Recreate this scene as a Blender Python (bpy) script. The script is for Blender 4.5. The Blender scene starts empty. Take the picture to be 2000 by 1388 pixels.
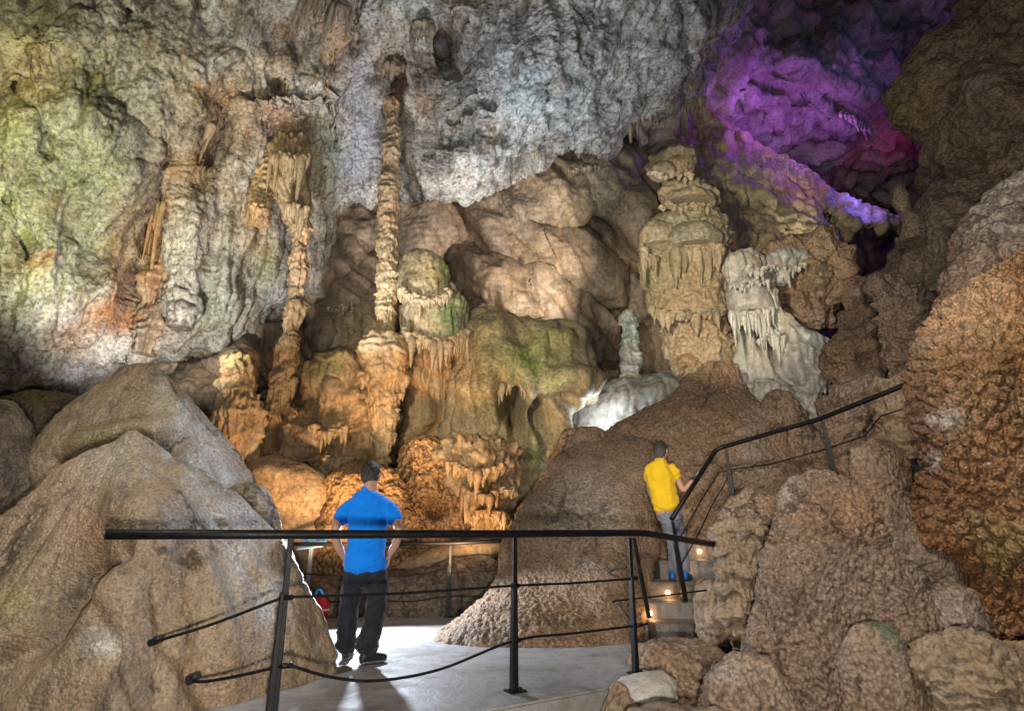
import bpy, bmesh, math, random
import numpy as np
from mathutils import Vector, Matrix, Euler

S = bpy.context.scene
COL = S.collection
rad = math.radians
rng = np.random.default_rng(7)
random.seed(7)

# ------------------------------------------------------------------ camera
IMW, IMH, FPX, TILT = 2000.0, 1388.0, 1170.0, rad(16.6)
CT, ST = math.cos(TILT), math.sin(TILT)
FLOOR = -1.07
cam = bpy.data.cameras.new('camera')
cam.sensor_width = 36.0
cam.lens = 36.0 * FPX / IMW
cam.clip_start, cam.clip_end = 0.05, 200.0
camo = bpy.data.objects.new('camera', cam)
COL.objects.link(camo)
camo.rotation_euler = (rad(90) + TILT, 0, 0)
S.camera = camo

# ------------------------------------------------------------------ world, exposure, lamps
wd = bpy.data.worlds.new('World')
S.world = wd
wd.use_nodes = True
wbg = wd.node_tree.nodes['Background']
wbg.inputs[0].default_value = (0.80, 0.88, 1.0, 1)
wbg.inputs[1].default_value = 0.02
S.view_settings.view_transform = 'Standard'
S.view_settings.look = 'None'
S.view_settings.exposure = 0.0
S.view_settings.gamma = 1.0
S.render.engine = 'CYCLES'
S.cycles.max_bounces = 5
S.cycles.diffuse_bounces = 3
S.cycles.glossy_bounces = 2
S.cycles.use_denoising = True
S.cycles.sample_clamp_indirect = 4.0


def P(px, py, Y):
    """the point of the cave seen towards (px, py) at the distance Y down the hall"""
    a = (px - IMW / 2) / FPX
    b = (IMH / 2 - py) / FPX
    s = Y / (CT - b * ST)
    return np.array([a * s, Y + 0 * s, (ST + b * CT) * s])


def PX(V):
    """inverse of P"""
    dep = V[..., 1] * CT + V[..., 2] * ST
    up = -V[..., 1] * ST + V[..., 2] * CT
    dep = np.maximum(dep, 0.1)
    return IMW / 2 + FPX * V[..., 0] / dep, IMH / 2 - FPX * up / dep


def mpp(py, Y):
    b = (IMH / 2 - py) / FPX
    return Y / (CT - b * ST) / FPX


def G(px, py, z=FLOOR):
    a = (px - IMW / 2) / FPX
    b = (IMH / 2 - py) / FPX
    s = z / (ST + b * CT)
    return Vector((a * s, (CT - b * ST) * s, z))


def lin(r, g, b):
    f = lambda c: (c / 255 / 12.92) if c / 255 <= 0.04045 else ((c / 255 + 0.055) / 1.055) ** 2.4
    return (f(r), f(g), f(b))


def lamp(kind, name, loc, power, color, size=0.15, target=None, spot=None, blend=0.6):
    l = bpy.data.lights.new(name, kind)
    l.energy = power
    l.color = color
    if kind == 'AREA':
        l.size = size
    else:
        l.shadow_soft_size = size
    if spot:
        l.spot_size = rad(spot)
        l.spot_blend = blend
    o = bpy.data.objects.new(name, l)
    COL.objects.link(o)
    o.location = loc
    if target is not None:
        o.rotation_euler = (Vector(target) - Vector(loc)).to_track_quat('-Z', 'Y').to_euler()
    return o


def pv(px, py, Y):
    return Vector(P(px, py, Y).tolist())


WARM = (1.0, 0.62, 0.30)
COOL = (0.78, 0.87, 1.0)
WHITE = (1.0, 0.92, 0.82)
# the photographer's flash heads, the show-cave floodlights and unseen added fills
lamp('SPOT', 'key_left', (-3.9, 1.9, 3.2), 500, (1.0, 0.93, 0.82), 0.35, pv(230, 960, 5.2), 84, 0.8)  # unseen key, added high on the left to bring out relief
lamp('SPOT', 'flood_rim', (0.7, 8.0, 3.4), 750, (0.80, 0.88, 1.0), 0.08, pv(420, 960, 5.4), 44, 0.5)
lamp('SPOT', 'mound_fill', (0.3, 1.5, 1.9), 900, (1.0, 0.92, 0.80), 0.2, pv(1330, 850, 9.3), 40, 0.8)  # unseen spot added to lighten the peaked mound
lamp('SPOT', 'flash_right', (1.0, 2.0, 3.9), 850, (1.0, 0.89, 0.76), 0.2, pv(1800, 980, 5.3), 74, 0.8)
lamp('AREA', 'flash_centre', (0.1, -0.1, -0.31), 215, (1.0, 0.93, 0.84), 0.12, pv(950, 1000, 6.0))
lamp('SPOT', 'backlight', pv(722, 1052, 7.4), 430, (0.74, 0.84, 1.0), 0.045, (-1.0, 5.4, -1.6), 158, 0.25)
lamp('SPOT', 'flood_yellow', pv(-420, 420, 4.5), 1400, (1.0, 0.95, 0.55), 0.3, pv(40, 260, 8.2), 76)
lamp('SPOT', 'flood_vault', pv(1210, 800, 8.4), 1050, COOL, 0.2, pv(1020, 100, 9.6), 72)
lamp('SPOT', 'flood_vault', pv(440, 960, 7.6), 2200, (0.90, 0.95, 1.0), 0.2, pv(820, 180, 10.4), 60)
lamp('SPOT', 'vault_fill', (-0.4, 2.0, 0.8), 1100, (0.94, 0.97, 1.0), 0.3, pv(860, 170, 10), 66, 0.9)  # unseen frontal fill added to soften dark patches on the vault
lamp('SPOT', 'flood_leftwall', pv(300, 800, 7.6), 1150, (1.0, 0.95, 0.88), 0.2, pv(330, 460, 10.4), 80)
lamp('SPOT', 'flood_amber', pv(640, 1130, 7.8), 640, (1.0, 0.63, 0.34), 0.15, pv(660, 680, 11.5), 80)
lamp('SPOT', 'flood_amber', pv(880, 1130, 8.0), 400, (1.0, 0.66, 0.38), 0.15, pv(960, 740, 11.5), 84)
lamp('SPOT', 'flood_hall', pv(1262, 640, 10.9), 1300, (1.0, 0.86, 0.70), 0.2, pv(930, 430, 14), 66)
lamp('POINT', 'niche_light', pv(1176, 806, 11.3), 34, (0.70, 0.86, 1.0), 0.06)
lamp('SPOT', 'flood_tower', (-0.2, 3.2, 2.4), 2700, (1.0, 0.90, 0.72), 0.12, pv(1400, 530, 11), 35)
lamp('SPOT', 'flood_columns', (-2.0, 2.8, 1.6), 1600, (1.0, 0.86, 0.62), 0.15, pv(900, 680, 11), 40)
lamp('SPOT', 'slope_fill', pv(1700, 510, 13.2), 220, (1.0, 0.88, 0.66), 0.15, pv(1450, 400, 15), 70)  # unseen spot added to lift the dark flowstone slope
lamp('SPOT', 'ledge_fill', (2.2, 2.6, 2.6), 480, (1.0, 0.92, 0.82), 0.15, pv(1880, 330, 7.2), 84)  # unseen spot added to brighten the upper right rock wall
lamp('POINT', 'purple_light', pv(1600, 262, 15.1), 80, (0.66, 0.22, 1.0), 0.1)
lamp('POINT', 'violet_light', pv(1500, 215, 14.5), 60, (0.42, 0.10, 0.95), 0.1)
lamp('SPOT', 'purple_flood', pv(1640, 420, 12.5), 230, (0.66, 0.10, 0.74), 0.2, pv(1590, 130, 15), 76)
lamp('POINT', 'red_light', pv(1760, 330, 17.2), 14, (1.0, 0.05, 0.12), 0.2)
lamp('POINT', 'blue_light', pv(1700, 374, 15.4), 60, (0.18, 0.12, 1.0), 0.1)
lamp('POINT', 'blue_light', pv(1800, 40, 12.6), 40, (0.12, 0.18, 1.0), 0.2)


# ------------------------------------------------------------------ noise (numpy)
_perm = np.random.default_rng(3).permutation(256).astype(np.int32)
_perm = np.concatenate([_perm, _perm, _perm])
_g = np.random.default_rng(4).normal(size=(256, 3)).astype(np.float32)
_g /= np.linalg.norm(_g, axis=1, keepdims=True)
_j = np.random.default_rng(5).random((256, 3)).astype(np.float32)


def _h(i, j, k):
    return _perm[_perm[_perm[i & 255] + (j & 255)] + (k & 255)]


def perlin(p):
    p = np.asarray(p, np.float32)
    i = np.floor(p).astype(np.int32)
    f = p - i
    u = f * f * f * (f * (f * 6 - 15) + 10)
    out = 0
    for dx in (0, 1):
        wx = u[..., 0] if dx else 1 - u[..., 0]
        for dy in (0, 1):
            wy = u[..., 1] if dy else 1 - u[..., 1]
            for dz in (0, 1):
                wz = u[..., 2] if dz else 1 - u[..., 2]
                g = _g[_h(i[..., 0] + dx, i[..., 1] + dy, i[..., 2] + dz)]
                d = g[..., 0] * (f[..., 0] - dx) + g[..., 1] * (f[..., 1] - dy) + g[..., 2] * (f[..., 2] - dz)
                out = out + wx * wy * wz * d
    return out * 1.5


def fbm(p, octs=4, ridged=False, gain=0.5):
    a, s, out = 1.0, 1.0, 0
    for o in range(octs):
        n = perlin(p * s + 17.3 * o)
        if ridged:
            n = 0.5 - np.abs(n) * 2
        out = out + a * n
        a *= gain
        s *= 2.03
    return out


def worley(p):
    p = np.asarray(p, np.float32)
    i = np.floor(p).astype(np.int32)
    f = p - i
    d1 = np.full(p.shape[:-1], 9.0, np.float32)
    d2 = np.full(p.shape[:-1], 9.0, np.float32)
    for dx in (-1, 0, 1):
        for dy in (-1, 0, 1):
            for dz in (-1, 0, 1):
                c = _j[_h(i[..., 0] + dx, i[..., 1] + dy, i[..., 2] + dz)]
                d = (c[..., 0] + dx - f[..., 0]) ** 2 + (c[..., 1] + dy - f[..., 1]) ** 2 + (c[..., 2] + dz - f[..., 2]) ** 2
                m = d < d1
                d2 = np.where(m, d1, np.minimum(d2, d))
                d1 = np.where(m, d, d1)
    return np.sqrt(d1), np.sqrt(d2)


def lobe(p):
    """rounded grape-like bumps, 0..1"""
    d1, d2 = worley(p)
    return np.sqrt(np.clip(1 - (d1 * 1.25) ** 2, 0, 1))


# ------------------------------------------------------------------ objects
def tag(o, label=None, cat=None, group=None, kind=None):
    if label: o['label'] = label
    if cat: o['category'] = cat
    if group: o['group'] = group
    if kind: o['kind'] = kind
    return o


def link(name, me, mat, parent=None, base=None):
    o = bpy.data.objects.new(name, me)
    COL.objects.link(o)
    if mat is not None:
        me.materials.append(mat)
    if base is not None:
        b = Vector(base)
        me.transform(Matrix.Translation(-b))
        o.location = b
    if parent is not None:
        o.parent = parent
        # meshes are modelled in the place's own axes: keep them there
        o.matrix_parent_inverse = Matrix.Translation(-parent.location)
    return o


def empty(name, loc, label, cat, group=None):
    o = bpy.data.objects.new(name, None)
    COL.objects.link(o)
    o.location = loc
    return tag(o, label, cat, group)


def mesh_from(name, V, quads, tint=None, smooth=True):
    me = bpy.data.meshes.new(name)
    V = np.ascontiguousarray(V.reshape(-1, 3), np.float32)
    quads = np.ascontiguousarray(quads, np.int32)
    me.vertices.add(len(V))
    me.vertices.foreach_set('co', V.ravel())
    n = len(quads)
    k = quads.shape[1]
    me.loops.add(n * k)
    me.loops.foreach_set('vertex_index', quads.ravel())
    me.polygons.add(n)
    me.polygons.foreach_set('loop_start', np.arange(0, n * k, k, dtype=np.int32))
    me.polygons.foreach_set('loop_total', np.full(n, k, np.int32))
    me.update(calc_edges=True)
    me.polygons.foreach_set('use_smooth', np.full(n, smooth))
    if tint is not None:
        a = me.attributes.new('tint', 'FLOAT_COLOR', 'POINT')
        a.data.foreach_set('color', np.ascontiguousarray(tint.reshape(-1, 4), np.float32).ravel())
    me.validate()
    return me


def grid_quads(nr, nc, wrap):
    r = np.arange(nr - 1)[:, None]
    c = np.arange(nc if wrap else nc - 1)[None, :]
    c2 = (c + 1) % nc
    q = np.stack([r * nc + c, r * nc + c2, (r + 1) * nc + c2, (r + 1) * nc + c], -1)
    return q.reshape(-1, 4)


def normals(V, wrap):
    if wrap:
        du = np.roll(V, -1, 1) - np.roll(V, 1, 1)
    else:
        du = np.gradient(V, axis=1)
    dv = np.gradient(V, axis=0)
    n = np.cross(du, dv)
    return n / np.maximum(np.linalg.norm(n, axis=-1, keepdims=True), 1e-9)


def smoothstep(a, b, x):
    t = np.clip((x - a) / (b - a), 0, 1)
    return t * t * (3 - 2 * t)


def seg_dist(U, Vv, pts):
    best = np.full(U.shape, 1e9)
    for (x0, y0), (x1, y1) in zip(pts[:-1], pts[1:]):
        dx, dy = x1 - x0, y1 - y0
        t = np.clip(((U - x0) * dx + (Vv - y0) * dy) / max(dx * dx + dy * dy, 1e-6), 0, 1)
        best = np.minimum(best, np.hypot(U - x0 - t * dx, Vv - y0 - t * dy))
    return best


def displace(V, N, disp, th=None, t=None):
    """sum of displacement recipes, along N"""
    out = np.zeros(V.shape[:-1], np.float32)
    for d in disp:
        k, a, s = d[0], d[1], d[2]
        if k == 'fbm':
            out += a * fbm(V / s, d[3] if len(d) > 3 else 4)
        elif k == 'rid':
            out += a * fbm(V / s, 3, True)
        elif k == 'pop':
            w = V / s + 0.15 * perlin(V / s * 0.7)[..., None]
            patch = smoothstep(-0.35, 0.30, fbm(V / (s * 14) + 2.7, 3))      # smooth swept patches between the crusted ones
            out += a * (0.30 + 0.95 * patch) * (lobe(w) - 0.6)
        elif k == 'popf':      # the same everywhere, well separated nodules
            w = V / s + 0.12 * perlin(V / s * 0.7)[..., None]
            d1, d2 = worley(w)
            out += a * (np.sqrt(np.clip(1 - (d1 * 1.1) ** 2, 0, 1)) * smoothstep(0.0, 0.22, d2 - d1) - 0.5)
        elif k == 'popm':      # grape bumps in patches only
            m = smoothstep(-0.05, 0.25, fbm(V / (d[3]), 2))
            out += a * m * (lobe(V / s) - 0.6)
        elif k == 'flute':     # vertical folds
            q = V * np.array([1, 1, d[3] if len(d) > 3 else 0.12])
            out += a * (np.abs(perlin(q / s)) * 2.2 - 0.5)
        elif k == 'drape':     # folds running down to the right
            q = np.stack([(V[..., 0] * 0.75 + V[..., 2] * 0.66) / s, V[..., 1] / s * 0.5, (V[..., 0] * 0.66 - V[..., 2] * 0.75) / s * 0.22], -1)
            out += a * (1.0 - 2.4 * np.abs(perlin(q)))
        elif k == 'tier':      # stacked drip ledges
            ph = V[..., 2] / s + 1.1 * perlin(V / (s * 2.2)) + 0.35 * perlin(V / (s * 0.7)) + (0.25 * np.sin(th * 2) if th is not None else 0)
            f = 1 - (ph - np.floor(ph))
            out += a * (f ** 1.5 * smoothstep(1.0, 0.84, f) * 1.6 - 0.5) * np.clip(0.8 + 1.6 * perlin(V / (s * 1.7) + 5.0), 0.05, 1.7)
        elif k == 'ripple':    # fine rimstone wrinkles
            ph = V[..., 2] / s + 1.4 * fbm(V / (s * 5), 3)
            out += a * (1 - np.abs(((ph % 1.0) * 2) - 1)) 
    return out


def paint(U, Vp, spots, base=None, boost=1.3):
    T = np.zeros(U.shape + (4,), np.float32) if base is None else base
    for (px, py, rx, ry, col, al) in spots:
        r = ((U - px) / rx) ** 2 + ((Vp - py) / ry) ** 2
        w = min(0.97, al * boost) * np.exp(-r * 1.2)
        a0 = T[..., 3]
        an = w + a0 * (1 - w)
        for c in range(3):
            T[..., c] = np.where(an > 1e-4, (col[c] * w + T[..., c] * a0 * (1 - w)) / np.maximum(an, 1e-4), col[c])
        T[..., 3] = an
    return T


def dents(U, Vp, lst):
    out = np.zeros(U.shape, np.float32)
    for d in lst:
        px, py, rx, ry, a = d[:5]
        ang = rad(d[5]) if len(d) > 5 else 0
        x, y = U - px, Vp - py
        x, y = x * math.cos(ang) + y * math.sin(ang), -x * math.sin(ang) + y * math.cos(ang)
        r = (x / rx) ** 2 + (y / ry) ** 2
        out += a * np.exp(-r ** 1.5)
    return out


def rbf(ctrl):
    c = np.array(ctrl, float)
    X = c[:, :2] / 1000
    D = np.linalg.norm(X[:, None] - X[None], axis=-1)
    phi = lambda r: r * r * np.log(np.maximum(r, 1e-6))
    n = len(c)
    A = np.zeros((n + 3, n + 3))
    A[:n, :n] = phi(D) + 0.002 * np.eye(n)
    A[:n, n], A[:n, n + 1:] = 1, X
    A[n, :n], A[n + 1:, :n] = 1, X.T
    w = np.linalg.solve(A, np.concatenate([c[:, 2], np.zeros(3)]))

    def f(U, V):
        out = w[n] + w[n + 1] * U / 1000 + w[n + 2] * V / 1000
        for k in range(n):
            out = out + w[k] * phi(np.hypot(U / 1000 - X[k, 0], V / 1000 - X[k, 1]))
        return out
    return f


def lobes(U, Vp, lst):
    out = np.zeros(U.shape)
    for (cx, cy, rx, ry, ang, a) in lst:
        x, y = U - cx, Vp - cy
        c, s = math.cos(rad(ang)), math.sin(rad(ang))
        x, y = x * c + y * s, -x * s + y * c
        r = (x / rx) ** 2 + (y / ry) ** 2
        out = np.maximum(out, a * np.sqrt(np.clip(1 - r, 0, 1)))
    return out


def interp(xs, ys, x):
    """monotone-ish cubic through the given points"""
    xs, ys = np.asarray(xs, float), np.asarray(ys, float)
    if len(xs) < 3:
        return np.interp(x, xs, ys)
    h = np.diff(xs)
    d = np.diff(ys) / h
    m = np.zeros(len(xs))
    m[1:-1] = np.where(d[:-1] * d[1:] > 0, 2 * d[:-1] * d[1:] / (d[:-1] + d[1:] + 1e-12), 0)
    m[0], m[-1] = d[0], d[-1]
    k = np.clip(np.searchsorted(xs, x) - 1, 0, len(xs) - 2)
    t = (x - xs[k]) / h[k]
    return (ys[k] * (1 + 2 * t) * (1 - t) ** 2 + h[k] * m[k] * t * (1 - t) ** 2 + ys[k + 1] * t * t * (3 - 2 * t) + h[k] * m[k + 1] * t * t * (t - 1))


def sheet(name, u0, u1, top, edge, ctrl, mat, step=3.2, curl=None, lob=(), dent=(), ridges=(), disp=(), spots=(), label=None, cat=None, kind='structure'):
    """a rock face: rows run from `top` down to the outline `edge`; `curl` folds the rim back into the rock"""
    nu = int((u1 - u0) / step) + 1
    u = np.linspace(u0, u1, nu)
    ex = edge if isinstance(edge, (int, float)) else None
    e = np.full(nu, float(ex)) if ex is not None else interp([q[0] for q in edge], [q[1] for q in edge], u)
    tx = top if isinstance(top, (int, float)) else None
    tp = np.full(nu, float(tx)) if tx is not None else interp([q[0] for q in top], [q[1] for q in top], u)
    nv = int(np.max(e - tp) / step) + 1
    t = np.linspace(0, 1, nv)[:, None]
    Vp = tp[None] * (1 - t) + e[None] * t
    U = np.repeat(u[None], nv, 0)
    D = rbf(ctrl)(U, Vp) - lobes(U, Vp, lob) - dents(U, Vp, dent)
    for (pts, wpx, a) in ridges:
        D -= a * np.exp(-(seg_dist(U, Vp, pts) / wpx) ** 2)
    if curl:
        # round the rim over, then run back into the dark
        lipw, back = curl
        dist = np.clip((e[None] - Vp) / lipw, 0, 1)
        D += (1 - np.sqrt(1 - (1 - dist) ** 2)) * 0.55
        nb = 26
        k = np.linspace(0, 1, nb + 1)[1:, None]
        Ub = np.repeat(u[None], nb, 0)
        Vb = e[None] - 18 * np.sin(k * 1.5)
        Db = D[-1][None] + back * k ** 1.3
        U, Vp, D = np.vstack([U, Ub]), np.vstack([Vp, Vb]), np.vstack([D, Db])
    V = np.moveaxis(P(U, Vp, D), 0, -1)
    N = normals(V, False)
    N *= np.sign(-(N * V).sum(-1, keepdims=True)) 
    V = V + N * displace(V, N, disp)[..., None]
    T = paint(U, Vp, spots)
    nr, nc = U.shape
    me = mesh_from(name, V, grid_quads(nr, nc, False)[:, ::-1], T)
    o = link(name, me, mat)
    tag(o, label, cat, None, kind)
    return o


def blob(name, rows, Y, mat, kd=0.9, step=3.2, disp=(), dent=(), spots=(), ridges=(), sq=2.0, parent=None, label=None, cat=None, group=None, kind=None, close=True, base=None, lines=(), rot=0.0, crown=None):
    """a free-standing rock body: rows = (py, left, right[, Y]) from the top down"""
    py = np.array([r[0] for r in rows], float)
    xl = np.array([r[1] for r in rows], float)
    xr = np.array([r[2] for r in rows], float)
    yy = np.array([r[3] if len(r) > 3 else Y for r in rows], float)
    h = py[-1] - py[0]
    wmax = np.max(xr - xl)
    nr = max(10, int(h / step) + 1)
    nc = max(24, int(wmax * 1.57 / step * 1.35))
    t = np.linspace(0, 1, nr)
    t = t if not close else t ** 1.0
    p = py[0] + t * h
    L, R, YY = interp(py, xl, p), interp(py, xr, p), interp(py, yy, p)
    if close:
        # a rounded crown
        k = np.clip((p - p[0]) / (crown or max(6.0, (R[min(len(R) - 1, 3)] - L[min(len(L) - 1, 3)]) * 0.4)), 0, 1)
        f = np.sqrt(1 - (1 - k) ** 2)
        mid, half = (L + R) / 2, (R - L) / 2 * np.maximum(f, 0.0)
        L, R = mid - half, mid + half
    C = P((L + R) / 2, p, YY)
    w = (R - L) / 2 * mpp(p, YY)
    s = np.linspace(-1, 1, nc, endpoint=False)
    th = -math.pi / 2 + math.pi * (0.72 * s + 0.28 * s ** 3)
    c, sn = np.cos(th), np.sin(th)
    if sq != 2.0:
        c, sn = np.cos(th - rad(rot)), np.sin(th - rad(rot))
        rr_ = (np.abs(c) ** sq + np.abs(sn) ** sq) ** (-1.0 / sq)      # same directions, superellipse radius: flat faces between ridges
        c, sn = np.cos(th) * rr_, np.sin(th) * rr_
        c, sn = c / np.abs(c).max(), sn / np.abs(sn).max()
    V = np.zeros((nr, nc, 3))
    rr = np.ones((nr, nc))
    for (deg, a, wd_) in ridges:
        dth = (np.rad2deg(th) - deg + 180) % 360 - 180
        rr += (a * np.exp(-(dth / wd_) ** 2))[None]
    V[..., 0] = C[0][:, None] + w[:, None] * c[None] * rr
    V[..., 1] = C[1][:, None] + w[:, None] * kd * sn[None] * rr
    V[..., 2] = C[2][:, None]
    U, Vp = PX(V)
    N = normals(V, True)
    out = V - np.stack([C[0], C[1], C[2]], -1)[:, None]
    sg = np.sign((N * out).sum(-1).sum())
    N = N * (sg if sg != 0 else 1)
    TH = np.repeat(th[None], nr, 0)
    dsp = displace(V, N, disp, TH)
    if close:
        dsp = dsp * smoothstep(0, 5, np.arange(nr))[:, None]
    front = smoothstep(0.2, -0.3, sn)[None]
    if len(dent):
        dsp = dsp + dents(U, Vp, dent) * front
    for (pts, wpx, a) in lines:
        dsp = dsp + a * np.exp(-(seg_dist(U, Vp, pts) / wpx) ** 2) * front
    V = V + N * dsp[..., None]
    if close:
        V[0] = V[0].mean(0)
    T = paint(U, Vp, spots)
    q = grid_quads(nr, nc, True)
    if sg > 0:
        q = q[:, ::-1] if False else q
    me = mesh_from(name, V, q, T)
    # floor of the body
    bm = bmesh.new()
    bm.from_mesh(me)
    bm.verts.ensure_lookup_table()
    try:
        bm.faces.new([bm.verts[(nr - 1) * nc + k] for k in range(nc)])
    except ValueError:
        pass
    bmesh.ops.recalc_face_normals(bm, faces=bm.faces)
    bm.to_mesh(me)
    bm.free()
    b = base if base is not None else ((C[0][-1], C[1][-1], C[2][-1]) if parent is None else None)
    o = link(name, me, mat, parent, b)
    return tag(o, label, cat, group, kind)


def drips(name, line, Y, length, radius, n, mat, parent=None, label=None, cat=None, group=None, lean=0.0, depth=0.15, jit=6, seg=9, base=None):
    """a curtain of hanging stone tongues along the line (px, py): tapered, grown together at the top"""
    pts = np.array(line, float)
    d = np.concatenate([[0], np.cumsum(np.hypot(*np.diff(pts[:, :2], axis=0).T))])
    V, Q = [], []
    k0 = 0
    r_ = np.random.default_rng(abs(hash(str(line))) % 99991 if False else int(sum(pts.ravel())) % 99991)
    for i in range(n):
        s = d[-1] * (i + r_.random()) / n
        px, py = np.interp(s, d, pts[:, 0]), np.interp(s, d, pts[:, 1])
        yy = (np.interp(s, d, pts[:, 2]) if pts.shape[1] > 2 else Y) + r_.uniform(-depth, depth)
        py = py + r_.uniform(-jit, jit)
        m = mpp(py, yy)
        L = (length[0] * 0.7 + (length[1] - length[0] * 0.7) * r_.random() ** 2.2 * (0.55 + 0.45 * math.sin(s * 0.11 + n))) * m
        R = r_.uniform(*radius) * m
        c = P(px, py, yy)
        nr = 9
        ax = r_.uniform(-0.06, 0.06) + lean
        for a in range(nr):
            f = a / (nr - 1)
            rr = R * ((1 - f) ** 0.8 * (1 - 0.18 * math.sin(f * 9 + i)) + 0.06) * (1.15 if a else 0.25)
            for b in range(seg):
                t = 2 * math.pi * b / seg
                V.append((c[0] + ax * L * f + rr * math.cos(t) * (1 + 0.2 * math.sin(3 * t + i)), c[1] + rr * math.sin(t) * 1.2, c[2] - L * f))
        for a in range(nr - 1):
            for b in range(seg):
                b2 = (b + 1) % seg
                Q.append((k0 + a * seg + b, k0 + (a + 1) * seg + b, k0 + (a + 1) * seg + b2, k0 + a * seg + b2))
        k0 += nr * seg
    V = np.array(V)
    me = mesh_from(name, V, np.array(Q), np.zeros((len(V), 4)))
    b = base if base is not None else ((V[:, 0].mean(), V[:, 1].mean(), V[:, 2].max()) if parent is None else None)
    o = link(name, me, mat, parent, b)
    return tag(o, label, cat, group)


# ------------------------------------------------------------------ materials
def nodes(name):
    m = bpy.data.materials.new(name)
    m.use_nodes = True
    nt = m.node_tree
    return m, nt, nt.nodes['Principled BSDF']


def mk(nt, t, **kw):
    n = nt.nodes.new(t)
    for k, v in kw.items():
        if k in n.inputs:
            n.inputs[k].default_value = v
        else:
            setattr(n, k, v)
    return n


def ramp(nt, src, stops):
    r = nt.nodes.new('ShaderNodeValToRGB')
    e = r.color_ramp.elements
    e[0].position, e[0].color = stops[0][0], (*stops[0][1], 1)
    e[1].position, e[1].color = stops[-1][0], (*stops[-1][1], 1)
    for p, c in stops[1:-1]:
        x = e.new(p)
        x.color = (*c, 1)
    nt.links.new(src, r.inputs[0])
    return r.outputs[0]


def mixc(nt, fac, a, b, mode='MIX'):
    m = nt.nodes.new('ShaderNodeMix')
    m.data_type, m.blend_type = 'RGBA', mode
    for v, s in ((fac, 0), (a, 6), (b, 7)):
        if hasattr(v, 'is_linked'):
            nt.links.new(v, m.inputs[s])
        elif s == 0:
            m.inputs[0].default_value = v
        else:
            m.inputs[s].default_value = (*v, 1)
    return m.outputs[2]


def math_(nt, op, a, b=None):
    m = nt.nodes.new('ShaderNodeMath')
    m.operation = op
    for k, v in enumerate((a, b)):
        if v is None: continue
        if hasattr(v, 'is_linked'):
            nt.links.new(v, m.inputs[k])
        else:
            m.inputs[k].default_value = v
    return m.outputs[0]


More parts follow.
